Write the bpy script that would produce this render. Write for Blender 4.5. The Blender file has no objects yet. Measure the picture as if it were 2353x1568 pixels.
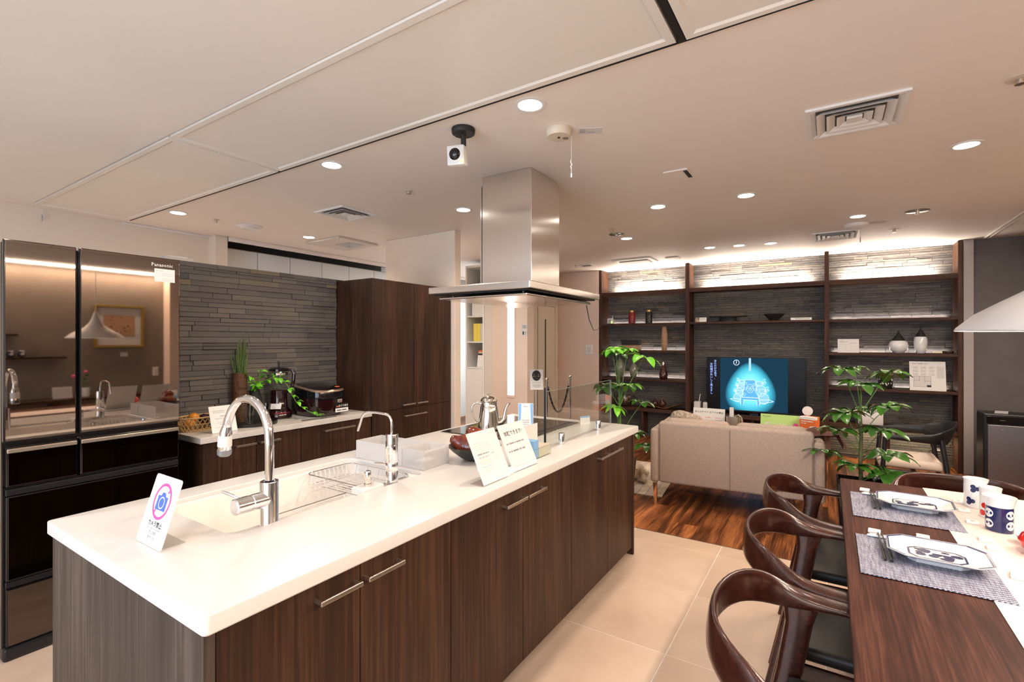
import bpy, bmesh, math, random
from mathutils import Vector, Matrix
rnd = random.Random(7)
PI = math.pi
sc = bpy.context.scene
C = sc.collection

# ------------------------------------------------------------------ camera
CAM_H = 1.42
cd = bpy.data.cameras.new('camera'); cam = bpy.data.objects.new('camera', cd); C.objects.link(cam)
cam.location = (0, 0, CAM_H); cam.rotation_euler = (PI/2, 0, math.radians(33.0 - 90.0))
cd.sensor_width = 36.0; cd.lens = 1125.0/2353.0*36.0; cd.clip_start = 0.05
sc.camera = cam
# ------------------------------------------------------------------ view, exposure, world
sc.view_settings.view_transform = 'Standard'; sc.view_settings.look = 'None'
sc.view_settings.gamma = 1.0; sc.view_settings.use_curve_mapping = False
sc.view_settings.exposure = 0.62
try:
    sc.cycles.max_bounces = 7; sc.cycles.diffuse_bounces = 4; sc.cycles.glossy_bounces = 4
    sc.cycles.transmission_bounces = 6; sc.cycles.transparent_max_bounces = 8
    sc.cycles.use_denoising = True; sc.cycles.caustics_reflective = False; sc.cycles.caustics_refractive = False
    sc.cycles.sample_clamp_indirect = 6.0
except Exception:
    pass
w = bpy.data.worlds.new('world'); sc.world = w; w.use_nodes = True
w.node_tree.nodes['Background'].inputs[0].default_value = (0.62, 0.78, 1.0, 1); w.node_tree.nodes['Background'].inputs[1].default_value = 1.2

def light(name, kind, loc, energy, color, rot=(0, 0, 0), **k):
    d = bpy.data.lights.new(name, kind); d.energy = energy; d.color = color
    for a, b in k.items(): setattr(d, a, b)
    o = bpy.data.objects.new(name, d); C.objects.link(o); o.location = loc; o.rotation_euler = rot
    return o
WARM = (1.0, 0.83, 0.68)
DAY = (0.52, 0.74, 1.0)
# daylight through the big window in the wall behind the camera
light('daylight', 'AREA', (-2.75, 1.6, 1.45), 62, DAY, (0, -PI/2, 0), shape='RECTANGLE', size=1.9, size_y=2.6)
# unseen fill light added behind the camera, to the right of the window
light('rear_fill_light', 'AREA', (-2.55, -0.75, 1.5), 28, (1, .90, .80), (0, -PI/2, 0), shape='RECTANGLE', size=1.8, size_y=1.7)
# daylight in the white corridor beyond the pillar
light('corridor_light', 'AREA', (6.3, 4.75, 2.42), 40, (0.88, 0.95, 1.0), (0, 0, 0), shape='RECTANGLE', size=1.0, size_y=1.0)
# wall-washing strip lights: above the shelving, along the shelves, in the cove of the opposite wall
BAY = [(2.915, 1.685), (1.625, 0.062), (0.004, -1.135)]
for a, b in BAY:
    light('shelf_uplight', 'AREA', (7.21, (a+b)/2, 2.157), 15*abs(a-b), (1, .88, .74), (0, PI*1.06, 0), shape='RECTANGLE', size=0.05, size_y=abs(a-b)-0.3)
for zz in (1.683, 1.283, 0.873):
    for a, b in (BAY[0], BAY[2]):
        light('shelf_strip_light', 'AREA', (7.262, (a+b)/2, zz), 1.3, (1, .88, .8), (0, PI, 0), shape='RECTANGLE', size=0.014, size_y=abs(a-b)-0.06)
light('niche_light', 'AREA', (7.15, -0.62, 0.375), 3.2, (1, .8, .5), (0, 0, 0), shape='RECTANGLE', size=0.08, size_y=0.9)
light('cove_light', 'AREA', (2.6, -1.66, 2.33), 110, (1, .82, .66), (math.radians(12), 0, 0), shape='RECTANGLE', size=6.0, size_y=0.05)
# the dining pendant's bulb
light('pendant_bulb', 'POINT', (1.99, -0.57, 1.57), 7, WARM, shadow_soft_size=0.05)

# ------------------------------------------------------------------ helpers
def tag(o, label=None, cat=None, group=None, kind=None):
    if label: o['label'] = label
    if cat: o['category'] = cat
    if group: o['group'] = group
    if kind: o['kind'] = kind
    return o
def thing(name, label, cat, loc=(0, 0, 0), rz=0.0, group=None):
    o = bpy.data.objects.new(name, None); C.objects.link(o); o.empty_display_size = 0.1
    o.location = loc; o.rotation_euler = (0, 0, rz)
    return tag(o, label, cat, group)
def copy_tree(o, parent=None):
    c = o.copy(); C.objects.link(c)
    if parent: c.parent = parent
    for ch in list(o.children): copy_tree(ch, c)
    return c
def superloop(n, a, b, e=2.0):
    pts = []
    for i in range(n):
        t = 2*PI*i/n; c, s = math.cos(t), math.sin(t)
        pts.append((a*math.copysign(abs(c)**(2/e), c), b*math.copysign(abs(s)**(2/e), s)))
    return pts
def rrect(x0, x1, y0, y1, r, n=4):
    pts = []
    for cx, cy, a0 in ((x1-r, y1-r, 0), (x0+r, y1-r, PI/2), (x0+r, y0+r, PI), (x1-r, y0+r, 3*PI/2)):
        for i in range(n+1):
            t = a0+PI/2*i/n; pts.append((cx+r*math.cos(t), cy+r*math.sin(t)))
    return pts
class MB:
    """collects shapes and links them as ONE mesh object"""
    def __init__(self): self.bm = bmesh.new()
    def box(self, x0, x1, y0, y1, z0, z1, bev=0.0, rot=None, seg=2):
        if x0 > x1: x0, x1 = x1, x0
        if y0 > y1: y0, y1 = y1, y0
        if z0 > z1: z0, z1 = z1, z0
        vs = [self.bm.verts.new(p) for p in ((x0,y0,z0),(x1,y0,z0),(x1,y1,z0),(x0,y1,z0),(x0,y0,z1),(x1,y0,z1),(x1,y1,z1),(x0,y1,z1))]
        fs = [self.bm.faces.new([vs[i] for i in f]) for f in ((0,3,2,1),(4,5,6,7),(0,1,5,4),(1,2,6,5),(2,3,7,6),(3,0,4,7))]
        if rot is not None:
            c = Vector(((x0+x1)/2, (y0+y1)/2, (z0+z1)/2))
            for v in vs: v.co = rot @ (v.co-c)+c
        if bev > 0:
            es = list({e for f in fs for e in f.edges})
            bmesh.ops.bevel(self.bm, geom=es, offset=bev, segments=seg, affect='EDGES', profile=0.5)
        return self
    def loft(self, loops, cap0=True, cap1=True, closed=False):
        L = [[self.bm.verts.new(p) for p in lp] for lp in loops]
        n = len(L[0]); m = len(L)
        for i in range(m if closed else m-1):
            A, B = L[i], L[(i+1) % m]
            for j in range(n):
                k = (j+1) % n
                try: self.bm.faces.new((A[j], A[k], B[k], B[j]))
                except ValueError: pass
        if not closed:
            if cap0: self.bm.faces.new(list(reversed(L[0])))
            if cap1: self.bm.faces.new(L[-1])
        return self
    def lathe(self, prof, c=(0, 0, 0), seg=24, cap=True, sx=1.0, sy=1.0, rot=None):
        loops = []
        for r, z in prof:
            lp = []
            for i in range(seg):
                t = 2*PI*i/seg; p = Vector((r*math.cos(t)*sx, r*math.sin(t)*sy, z))
                if rot is not None: p = rot @ p
                lp.append(p+Vector(c))
            loops.append(lp)
        return self.loft(loops, cap, cap)
    def cyl(self, p0, p1, r0, r1=None, seg=16, cap=True):
        return self.tube([p0, p1], [r0, r0 if r1 is None else r1], seg, cap)
    def tube(self, pts, r, seg=8, cap=True, closed=False):
        pts = [Vector(p) for p in pts]; n = len(pts)
        if not isinstance(r, (list, tuple)): r = [r]*n
        loops = []; up = None
        for i, p in enumerate(pts):
            if closed: d = pts[(i+1) % n]-pts[i-1]
            else: d = pts[min(i+1, n-1)]-pts[max(i-1, 0)]
            if d.length < 1e-9: d = Vector((0, 0, 1))
            d.normalize()
            if up is None:
                up = Vector((0, 0, 1)) if abs(d.z) < 0.9 else Vector((1, 0, 0))
            s = d.cross(up)
            if s.length < 1e-6: s = d.orthogonal()
            s.normalize(); up = s.cross(d).normalized()
            loops.append([p+(s*math.cos(2*PI*j/seg)+up*math.sin(2*PI*j/seg))*r[i] for j in range(seg)])
        return self.loft(loops, cap, cap, closed)
    def sweep(self, st, seg=12, e=3.0):
        """st: (point, side vector, up vector, half width, half height)"""
        loops = []
        for p, s, u, a, b in st:
            p, s, u = Vector(p), Vector(s).normalized(), Vector(u).normalized()
            loops.append([p+s*x+u*y for x, y in superloop(seg, a, b, e)])
        return self.loft(loops)
    def sphere(self, c, r, seg=12, rings=8, s=(1, 1, 1)):
        prof = [(r*math.sin(PI*i/rings), -r*math.cos(PI*i/rings)) for i in range(rings+1)]
        prof[0] = (r*0.02, -r); prof[-1] = (r*0.02, r)
        loops = [[(c[0]+a*math.cos(2*PI*j/seg)*s[0], c[1]+a*math.sin(2*PI*j/seg)*s[1], c[2]+z*s[2]) for j in range(seg)] for a, z in prof]
        return self.loft(loops)
    def quad(self, a, b, c, d):
        self.bm.faces.new([self.bm.verts.new(p) for p in (a, b, c, d)]); return self
    def poly(self, pts):
        self.bm.faces.new([self.bm.verts.new(p) for p in pts]); return self
    def prism(self, pts, h):
        """pts 3-D outline, extruded by vector h"""
        h = Vector(h); A = [Vector(p) for p in pts]
        return self.loft([A, [p+h for p in A]])
    def build(self, name, mat, parent=None, smooth=False, loc=(0, 0, 0), rz=0.0, kind=None, angle=40):
        bm = self.bm
        bmesh.ops.recalc_face_normals(bm, faces=bm.faces)
        me = bpy.data.meshes.new(name); bm.to_mesh(me); bm.free()
        if smooth:
            for p in me.polygons: p.use_smooth = True
            try: me.set_sharp_from_angle(angle=math.radians(angle))
            except Exception: pass
        if mat: me.materials.append(mat)
        o = bpy.data.objects.new(name, me); C.objects.link(o)
        o.location = loc; o.rotation_euler = (0, 0, rz)
        if parent: o.parent = parent
        if kind: o['kind'] = kind
        return o
def struct(name, mb, mat, smooth=False, parent=None, kind='structure'):
    return mb.build(name, mat, parent, smooth, kind=kind)
def bx(*a, **k): return MB().box(*a, **k)
def Rz(a): return Matrix.Rotation(a, 3, 'Z')
def Rx(a): return Matrix.Rotation(a, 3, 'X')
def Ry(a): return Matrix.Rotation(a, 3, 'Y')

# flat sheets: o = bottom-left corner, x / y unit directions
class Sheet:
    def __init__(self, o, x, y): self.o, self.x, self.y = Vector(o), Vector(x).normalized(), Vector(y).normalized(); self.n = self.x.cross(self.y)
    def p(self, u, v, d=0.0): return self.o+self.x*u+self.y*v+self.n*d
    def slab(self, u0, u1, v0, v1, d0, d1, r=0.0):
        lp = rrect(u0, u1, v0, v1, r) if r else [(u0, v0), (u1, v0), (u1, v1), (u0, v1)]
        return MB().loft([[self.p(a, b, d0) for a, b in lp], [self.p(a, b, d1) for a, b in lp]])
    def rect(self, mb, u0, u1, v0, v1, d): mb.quad(self.p(u0, v0, d), self.p(u1, v0, d), self.p(u1, v1, d), self.p(u0, v1, d))
def text(s, size, sh, u, v, d, mat, parent, align='CENTER', sx=1.0, spacing=1.0, vertical=False, name='lettering', bold=0.0, jobs=None):
    cu = bpy.data.curves.new('t', 'FONT'); cu.size = size; cu.align_x = align; cu.align_y = 'CENTER'; cu.resolution_u = 1
    cu.body = '\n'.join(s) if vertical else s
    cu.space_character = spacing; cu.offset = bold
    if vertical: cu.space_line = spacing
    ob = bpy.data.objects.new('t', cu); C.objects.link(ob)
    bpy.context.view_layer.update()
    me = bpy.data.meshes.new_from_object(ob.evaluated_get(bpy.context.evaluated_depsgraph_get()))
    bpy.data.objects.remove(ob); bpy.data.curves.remove(cu)
    for vt in me.vertices:
        vt.co = sh.p(u+vt.co.x*sx, v+vt.co.y, d)
    me.name = name; me.materials.clear(); me.materials.append(mat)
    o = bpy.data.objects.new(name, me); C.objects.link(o); o.parent = parent
    return o
def lines(sh, rows, d, mat, parent, name='small_print', h=0.0025):
    """rows: (u0, u1, v) - greyed lines of print too small to read"""
    mb = MB()
    for r in rows:
        u0, u1, v = r[:3]; hh = r[3] if len(r) > 3 else h
        x = u0
        while x < u1-0.001:
            wd = min(u1-x, hh*rnd.choice((1.5, 2.5, 4, 6))); sh.rect(mb, x, x+wd, v, v+hh, d); x += wd+hh*0.7
    return mb.build(name, mat, parent, kind='stuff')

# ------------------------------------------------------------------ materials
def mat(name, col=(.8, .8, .8), rough=.5, metal=0.0, **k):
    m = bpy.data.materials.new(name); m.use_nodes = True
    b = m.node_tree.nodes['Principled BSDF']
    b.inputs['Base Color'].default_value = (*col, 1); b.inputs['Roughness'].default_value = rough; b.inputs['Metallic'].default_value = metal
    for a, v in k.items():
        b.inputs[a.replace('_', ' ')].default_value = v
    m.diffuse_color = (*col, 1)
    return m
def nd(m, t, **k):
    n = m.node_tree.nodes.new(t)
    for a, v in k.items():
        if hasattr(n, a): setattr(n, a, v)
        else: n.inputs[a.replace('_', ' ')].default_value = v
    return n
def lk(m, a, b): m.node_tree.links.new(a, b)
def bsdf(m): return m.node_tree.nodes['Principled BSDF']
def coords(m, scale, rand=False, rot=(0, 0, 0)):
    tc = nd(m, 'ShaderNodeTexCoord'); mp = nd(m, 'ShaderNodeMapping'); mp.inputs['Scale'].default_value = scale; mp.inputs['Rotation'].default_value = rot
    if rand:
        oi = nd(m, 'ShaderNodeObjectInfo'); mu = nd(m, 'ShaderNodeVectorMath', operation='SCALE'); mu.inputs[0].default_value = (17.3, 9.1, 23.7)
        lk(m, oi.outputs['Random'], mu.inputs['Scale']); ad = nd(m, 'ShaderNodeVectorMath', operation='ADD')
        lk(m, tc.outputs['Object'], ad.inputs[0]); lk(m, mu.outputs[0], ad.inputs[1]); lk(m, ad.outputs[0], mp.inputs['Vector'])
    else: lk(m, tc.outputs['Object'], mp.inputs['Vector'])
    return mp.outputs[0]
def ramp(m, fac, stops):
    r = nd(m, 'ShaderNodeValToRGB'); e = r.color_ramp.elements
    while len(e) < len(stops): e.new(0.5)
    for el, (p, c) in zip(e, stops): el.position = p; el.color = (*c, 1)
    lk(m, fac, r.inputs[0]); return r.outputs[0]
def bump(m, h, strength=.3, dist=.002):
    b = nd(m, 'ShaderNodeBump'); b.inputs['Strength'].default_value = strength; b.inputs['Distance'].default_value = dist
    lk(m, h, b.inputs['Height']); lk(m, b.outputs[0], bsdf(m).inputs['Normal'])
def wood(name, dark, mid, light_, axis='z', fine=60, coarse=5, rough=.42, rand=False, knots=1.2, coat=0.0, bstr=.15, spec=.28):
    """streaky grain running along one axis; fine/coarse = streaks per metre across it"""
    m = mat(name, mid, rough, Coat_Weight=coat, Coat_Roughness=0.15, Specular_IOR_Level=spec)
    al = {'x': 0, 'y': 1, 'z': 2}[axis]
    s1 = [coarse]*3; s1[al] = coarse*0.12; s2 = [fine]*3; s2[al] = fine*0.025
    n1 = nd(m, 'ShaderNodeTexNoise', Scale=1.0, Detail=3.0, Distortion=knots); lk(m, coords(m, s1, rand), n1.inputs['Vector'])
    n2 = nd(m, 'ShaderNodeTexNoise', Scale=1.0, Detail=4.0, Distortion=0.3); lk(m, coords(m, s2, rand), n2.inputs['Vector'])
    mx = nd(m, 'ShaderNodeMath', operation='MULTIPLY_ADD'); mx.inputs[1].default_value = 0.55
    mm = nd(m, 'ShaderNodeMath', operation='MULTIPLY'); mm.inputs[1].default_value = 0.45
    lk(m, n1.outputs['Fac'], mm.inputs[0]); lk(m, n2.outputs['Fac'], mx.inputs[0]); lk(m, mm.outputs[0], mx.inputs[2])
    lk(m, ramp(m, mx.outputs[0], [(0.38, dark), (0.5, mid), (0.62, light_)]), bsdf(m).inputs['Base Color'])
    bump(m, n2.outputs['Fac'], bstr, .0006)
    return m
def noisy(name, c1, c2, scale=3, rough=.6, detail=3, bstr=0.0, bscale=120, rand=False, **k):
    m = mat(name, c1, rough, **k)
    n = nd(m, 'ShaderNodeTexNoise', Scale=scale, Detail=detail); lk(m, coords(m, (1, 1, 1), rand), n.inputs['Vector'])
    lk(m, ramp(m, n.outputs['Fac'], [(0.35, c1), (0.65, c2)]), bsdf(m).inputs['Base Color'])
    if bstr:
        n2 = nd(m, 'ShaderNodeTexNoise', Scale=bscale, Detail=2.0); lk(m, coords(m, (1, 1, 1), rand), n2.inputs['Vector']); bump(m, n2.outputs['Fac'], bstr, .001)
    return m
def emit(name, col, s):
    m = bpy.data.materials.new(name); m.use_nodes = True; nt = m.node_tree; nt.nodes.clear()
    e = nt.nodes.new('ShaderNodeEmission'); e.inputs[0].default_value = (*col, 1); e.inputs[1].default_value = s
    o = nt.nodes.new('ShaderNodeOutputMaterial'); nt.links.new(e.outputs[0], o.inputs[0]); return m
def stone_mat(name, island):
    m = mat(name, (.12, .11, .1), .85)
    if island:
        src = nd(m, 'ShaderNodeNewGeometry').outputs['Random Per Island']
    else:
        src = nd(m, 'ShaderNodeObjectInfo').outputs['Random']
    base = ramp(m, src, [(0.0, (.105, .100, .105)), (.3, (.165, .150, .142)), (.55, (.125, .122, .125)), (.8, (.18, .165, .15)), (.965, (.17, .155, .13)), (1.0, (.25, .195, .125))])
    n = nd(m, 'ShaderNodeTexNoise', Scale=1.0, Detail=5.0); lk(m, coords(m, (14, 14, 60), not island), n.inputs['Vector'])
    mx = nd(m, 'ShaderNodeMixRGB', blend_type='MULTIPLY'); mx.inputs[0].default_value = 0.75
    q = .72 if island else 1.0
    lk(m, base, mx.inputs[1]); lk(m, ramp(m, n.outputs['Fac'], [(.3, (.62*q, .6*q, .62*q)), (.7, (1.35*q, 1.3*q, 1.25*q))]), mx.inputs[2]); lk(m, mx.outputs[0], bsdf(m).inputs['Base Color'])
    bump(m, n.outputs['Fac'], .5, .004)
    return m

M = {}
M['ceil'] = noisy('ceiling_paint', (.86, .79, .735), (.88, .81, .755), 1.5, .55)
M['ceilpanel'] = noisy('ceiling_panel_paint', (.80, .76, .70), (.82, .78, .72), 1.5, .32)
M['wall'] = noisy('beige_wallpaper', (.82, .70, .58), (.84, .72, .60), 6, .8, bstr=.15, bscale=260)
M['wallpink'] = noisy('beige_plaster', (.76, .61, .51), (.78, .63, .53), 4, .5, bstr=.05)
M['taupe'] = noisy('taupe_wallpaper', (.22, .185, .155), (.245, .205, .17), 5, .8, bstr=.2, bscale=220)
M['pillargrey'] = noisy('pale_grey_pillar_paint', (.40, .37, .36), (.42, .39, .38), 5, .7)
M['mirror_dark'] = mat('dark_mirror_glass', (.14, .115, .10), .03, 1.0)
M['greywall'] = noisy('grey_wallpaper', (.145, .130, .125), (.16, .145, .138), 5, .8, bstr=.15, bscale=220)
M['whitewall'] = noisy('white_wall_paint', (.80, .81, .80), (.83, .84, .83), 3, .6)
M['recess_shade'] = noisy('recess_shade_paint', (.10, .09, .075), (.12, .105, .09), 4, .8)  # shade of the cupboard recess and vent throats, put into the colour
M['tile'] = noisy('beige_floor_tile', (.60, .44, .32), (.70, .53, .40), 3.0, .33, detail=5, rand=True)
M['grout'] = noisy('grout', (.80, .70, .60), (.84, .74, .64), 30, .8)
M['floorbase'] = noisy('dark_subfloor', (.02, .012, .008), (.03, .02, .012), 8, .8)
M['walnut'] = wood('walnut_veneer', (.022, .0098, .0055), (.040, .0175, .0094), (.074, .0335, .017), 'z', 80, 5, .46)
M['walnutdark'] = wood('dark_walnut_veneer', (.028, .014, .0085), (.048, .023, .0135), (.075, .036, .02), 'z', 90, 7, .35)
M['walnutgrey'] = wood('grey_walnut_end_panel', (.020, .0145, .012), (.042, .030, .024), (.085, .062, .050), 'z', 80, 6, .42)
M['walnuth'] = wood('walnut_shelf_board', (.034, .0130, .0075), (.062, .0255, .0145), (.098, .044, .025), 'y', 60, 10, .55)
M['walnutv'] = wood('walnut_upright', (.034, .0130, .0075), (.062, .0255, .0145), (.105, .048, .027), 'z', 60, 10, .55)
M['table'] = wood('dining_table_wood', (.027, .009, .006), (.052, .0175, .0115), (.092, .036, .023), 'x', 150, 14, .5, coat=.0, spec=.12)
M['chair'] = wood('chair_rosewood', (.026, .0068, .0046), (.038, .0095, .0062), (.056, .015, .0092), 'x', 50, 4, .26, coat=.35, rand=True, knots=.3, bstr=.02, spec=.5)
def plank_mat():
    m = mat('walnut_floor_plank', (.2, .08, .03), .38, Specular_IOR_Level=.16)
    oi = nd(m, 'ShaderNodeObjectInfo')
    v = coords(m, (.55, 5, 5), True)
    n1 = nd(m, 'ShaderNodeTexNoise', Scale=1.0, Detail=2.0, Distortion=.7); lk(m, v, n1.inputs['Vector'])
    mu = nd(m, 'ShaderNodeMath', operation='MULTIPLY'); mu.inputs[1].default_value = 4.5; lk(m, n1.outputs['Fac'], mu.inputs[0])
    fr = nd(m, 'ShaderNodeMath', operation='PINGPONG'); fr.inputs[1].default_value = 0.5; lk(m, mu.outputs[0], fr.inputs[0])
    n2 = nd(m, 'ShaderNodeTexNoise', Scale=1.0, Detail=4.0); lk(m, coords(m, (5, 150, 150), True), n2.inputs['Vector'])
    a = nd(m, 'ShaderNodeMath', operation='MULTIPLY_ADD'); a.inputs[1].default_value = .5; lk(m, fr.outputs[0], a.inputs[0])
    b = nd(m, 'ShaderNodeMath', operation='MULTIPLY'); b.inputs[1].default_value = .5; lk(m, n2.outputs['Fac'], b.inputs[0]); lk(m, b.outputs[0], a.inputs[2])
    col = ramp(m, a.outputs[0], [(.20, (.034, .013, .007)), (.38, (.17, .060, .023)), (.56, (.42, .165, .060))])
    tone = ramp(m, oi.outputs['Random'], [(0, (.45, .42, .42)), (.35, (1.3, 1.25, 1.1)), (.6, (.75, .7, .65)), (.8, (1.6, 1.5, 1.3)), (1, (.6, .55, .5))])
    mx = nd(m, 'ShaderNodeMixRGB', blend_type='MULTIPLY'); mx.inputs[0].default_value = 1.0; lk(m, col, mx.inputs[1]); lk(m, tone, mx.inputs[2])
    lk(m, mx.outputs[0], bsdf(m).inputs['Base Color']); return m
M['plank'] = plank_mat()
M['worktop'] = noisy('white_worktop', (.74, .72, .69), (.75, .73, .70), 2, .28)
M['sinkwhite'] = noisy('white_sink', (.84, .80, .75), (.85, .81, .76), 2, .25)
M['worktop2'] = noisy('grey_white_worktop', (.62, .58, .53), (.70, .66, .61), 8, .3, detail=5)
M['chrome'] = mat('chrome', (.90, .90, .92), .06, 1.0)
M['silver'] = mat('polished_silver', (.80, .76, .70), .12, 1.0)
M['nickel'] = mat('brushed_nickel', (.68, .61, .53), .3, 1.0)
def brushed(name, col, rough, sc_, an=.7):
    m = mat(name, col, rough, 1.0, Anisotropic=an)
    n = nd(m, 'ShaderNodeTexNoise', Scale=1.0, Detail=3.0); lk(m, coords(m, sc_), n.inputs['Vector'])
    r = nd(m, 'ShaderNodeMapRange'); r.inputs['To Min'].default_value = rough-.02; r.inputs['To Max'].default_value = rough+.02
    lk(m, n.outputs['Fac'], r.inputs[0]); lk(m, r.outputs[0], bsdf(m).inputs['Roughness']); return m
M['steel'] = brushed('brushed_steel', (.80, .75, .70), .19, (2, 2, 900), .85)
M['steelgrey'] = brushed('grey_brushed_steel', (.36, .36, .38), .34, (3, 3, 400))
M['mirror'] = mat('brown_mirror_glass', (.30, .245, .205), .025, 1.0)
M['gloss_black'] = mat('gloss_black', (.006, .005, .006), .10, 0, Coat_Weight=.1)
M['black'] = mat('satin_black', (.010, .010, .011), .38)
M['blackmatte'] = noisy('matt_black', (.012, .012, .012), (.02, .02, .02), 20, .6)
M['darkmetal'] = mat('dark_metal', (.014, .014, .016), .4, .3)
M['plum'] = mat('dark_plum_lacquer', (.020, .004, .006), .12, 0, Coat_Weight=.7)
M['redline'] = mat('red_metal_trim', (.35, .02, .04), .2, .8)
M['champagne'] = mat('champagne_trim', (.68, .52, .40), .28, .9)
M['white'] = mat('white_plastic', (.80, .79, .77), .4)
M['offwhite'] = mat('off_white_plastic', (.70, .64, .58), .45)
M['cream'] = mat('cream_plastic', (.70, .62, .50), .45)
M['paper'] = mat('white_paper', (.84, .83, .81), .7)
M['paper2'] = mat('pale_paper', (.70, .68, .67), .7)
M['ink'] = mat('black_ink', (.02, .02, .025), .7)
M['greyink'] = mat('grey_ink', (.30, .30, .31), .7)
M['paleink'] = mat('pale_grey_ink', (.55, .54, .53), .7)
M['pinkink'] = mat('pink_ink', (.85, .10, .36), .6)
M['blueink'] = mat('blue_ink', (.09, .16, .52), .6)
M['orange'] = mat('orange_print', (.80, .17, .035), .6)
M['green'] = mat('pale_green_print', (.52, .78, .24), .6)
M['skyprint'] = mat('sky_blue_print', (.24, .48, .80), .6)
M['yellow'] = mat('yellow_print', (.82, .68, .10), .6)
M['photo'] = noisy('printed_photo', (.04, .03, .03), (.55, .38, .22), 30, .5)
def glass(name, col=(1, 1, 1), rough=0.0, alpha=.1, ior=1.45):
    m = bpy.data.materials.new(name); m.use_nodes = True; nt = m.node_tree; nt.nodes.clear()
    g = nt.nodes.new('ShaderNodeBsdfGlossy'); g.inputs['Roughness'].default_value = max(rough, .01); g.inputs[0].default_value = (1, 1, 1, 1)
    t = nt.nodes.new('ShaderNodeBsdfTransparent'); t.inputs[0].default_value = (*col, 1)
    lw = nt.nodes.new('ShaderNodeLayerWeight'); lw.inputs['Blend'].default_value = .5
    pw = nt.nodes.new('ShaderNodeMath'); pw.operation = 'POWER'; pw.inputs[1].default_value = 4.5; nt.links.new(lw.outputs['Facing'], pw.inputs[0])
    f = nt.nodes.new('ShaderNodeMath'); f.operation = 'MULTIPLY'; f.inputs[1].default_value = .9; nt.links.new(pw.outputs[0], f.inputs[0])
    mx = nt.nodes.new('ShaderNodeMixShader'); o = nt.nodes.new('ShaderNodeOutputMaterial')
    ad = nt.nodes.new('ShaderNodeMath'); ad.operation = 'ADD'; ad.inputs[1].default_value = alpha; nt.links.new(f.outputs[0], ad.inputs[0]); ad.use_clamp = True
    nt.links.new(ad.outputs[0], mx.inputs[0]); nt.links.new(t.outputs[0], mx.inputs[1]); nt.links.new(g.outputs[0], mx.inputs[2]); nt.links.new(mx.outputs[0], o.inputs[0])
    return m
M['glass'] = glass('clear_glass', (.95, .975, .96), 0, .035)
M['glassedge'] = mat('glass_edge', (.22, .28, .25), .15)
M['cutglass'] = glass('cut_glass', (.80, .79, .76), .05, .16)
def frosted():
    m = mat('frosted_acrylic', (.80, .78, .77), .45)
    nt = m.node_tree; t = nd(m, 'ShaderNodeBsdfTransparent'); mx = nd(m, 'ShaderNodeMixShader'); mx.inputs[0].default_value = .50
    lk(m, t.outputs[0], mx.inputs[1]); lk(m, bsdf(m).outputs[0], mx.inputs[2]); lk(m, mx.outputs[0], nt.nodes['Material Output'].inputs[0]); return m
M['frost'] = frosted()
def fabric(name, c1, c2, fine=900, rough=.9):
    m = mat(name, c1, rough)
    n = nd(m, 'ShaderNodeTexNoise', Scale=1.0, Detail=2.0); lk(m, coords(m, (60, 60, fine)), n.inputs['Vector'])
    lk(m, ramp(m, n.outputs['Fac'], [(.3, c1), (.7, c2)]), bsdf(m).inputs['Base Color']); bump(m, n.outputs['Fac'], .3, .0012); return m
M['sofa'] = fabric('beige_sofa_fabric', (.33, .26, .215), (.46, .37, .31), 350)
M['pillow'] = fabric('patterned_cushion', (.16, .12, .09), (.52, .43, .33), 60)
M['throw'] = fabric('brown_throw', (.09, .035, .03), (.14, .06, .05), 100)
M['cream_fabric'] = fabric('cream_seat_fabric', (.56, .46, .40), (.66, .56, .48), 300)
M['leather'] = noisy('black_leather', (.011, .010, .010), (.017, .015, .014), 30, .42, bstr=.2, bscale=500)
M['runner'] = noisy('pale_table_runner', (.68, .585, .535), (.71, .615, .565), 40, .8, bstr=.2, bscale=600)
def placemat():
    m = mat('woven_blue_vinyl', (.2, .22, .3), .6)
    v = coords(m, (170, 170, 170)); sp = nd(m, 'ShaderNodeSeparateXYZ'); lk(m, v, sp.inputs[0])
    ch = nd(m, 'ShaderNodeTexChecker', Scale=1.0); ch.inputs['Color1'].default_value = (.36, .37, .42, 1); ch.inputs['Color2'].default_value = (.035, .050, .125, 1); lk(m, v, ch.inputs['Vector'])
    n = nd(m, 'ShaderNodeTexNoise', Scale=1.0, Detail=3.0); lk(m, coords(m, (25, 260, 25)), n.inputs['Vector'])
    mx = nd(m, 'ShaderNodeMixRGB', blend_type='MULTIPLY'); mx.inputs[0].default_value = .8; lk(m, ch.outputs[0], mx.inputs[1])
    lk(m, ramp(m, n.outputs['Fac'], [(.35, (.5, .5, .6)), (.65, (1.7, 1.65, 1.55))]), mx.inputs[2]); lk(m, mx.outputs[0], bsdf(m).inputs['Base Color']); bump(m, ch.outputs['Fac'], .4, .001)
    return m
M['mat'] = placemat()
M['porcelain'] = mat('white_porcelain', (.83, .84, .84), .15, 0, Coat_Weight=.5)
M['indigo'] = mat('indigo_glaze', (.010, .016, .085), .25, 0, Coat_Weight=.4)
M['redglaze'] = mat('red_glaze', (.60, .015, .012), .1, 0, Coat_Weight=.6)
M['celadon'] = mat('grey_green_glaze', (.20, .20, .16), .14, 0, Coat_Weight=.6)
M['burgundy'] = mat('burgundy_lacquer', (.22, .010, .018), .35)
M['gold'] = mat('gold', (.75, .55, .22), .3, .9)
M['goldframe'] = mat('gold_picture_frame', (.50, .36, .07), .35, .8)
M['tan'] = noisy('tan_wood', (.42, .25, .14), (.5, .31, .19), 20, .6)
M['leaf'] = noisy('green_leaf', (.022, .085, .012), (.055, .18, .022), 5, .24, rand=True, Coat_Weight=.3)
M['leafbright'] = noisy('bright_green_leaf', (.10, .42, .02), (.20, .62, .03), 5, .35, rand=True, Subsurface_Weight=.0)
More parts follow.
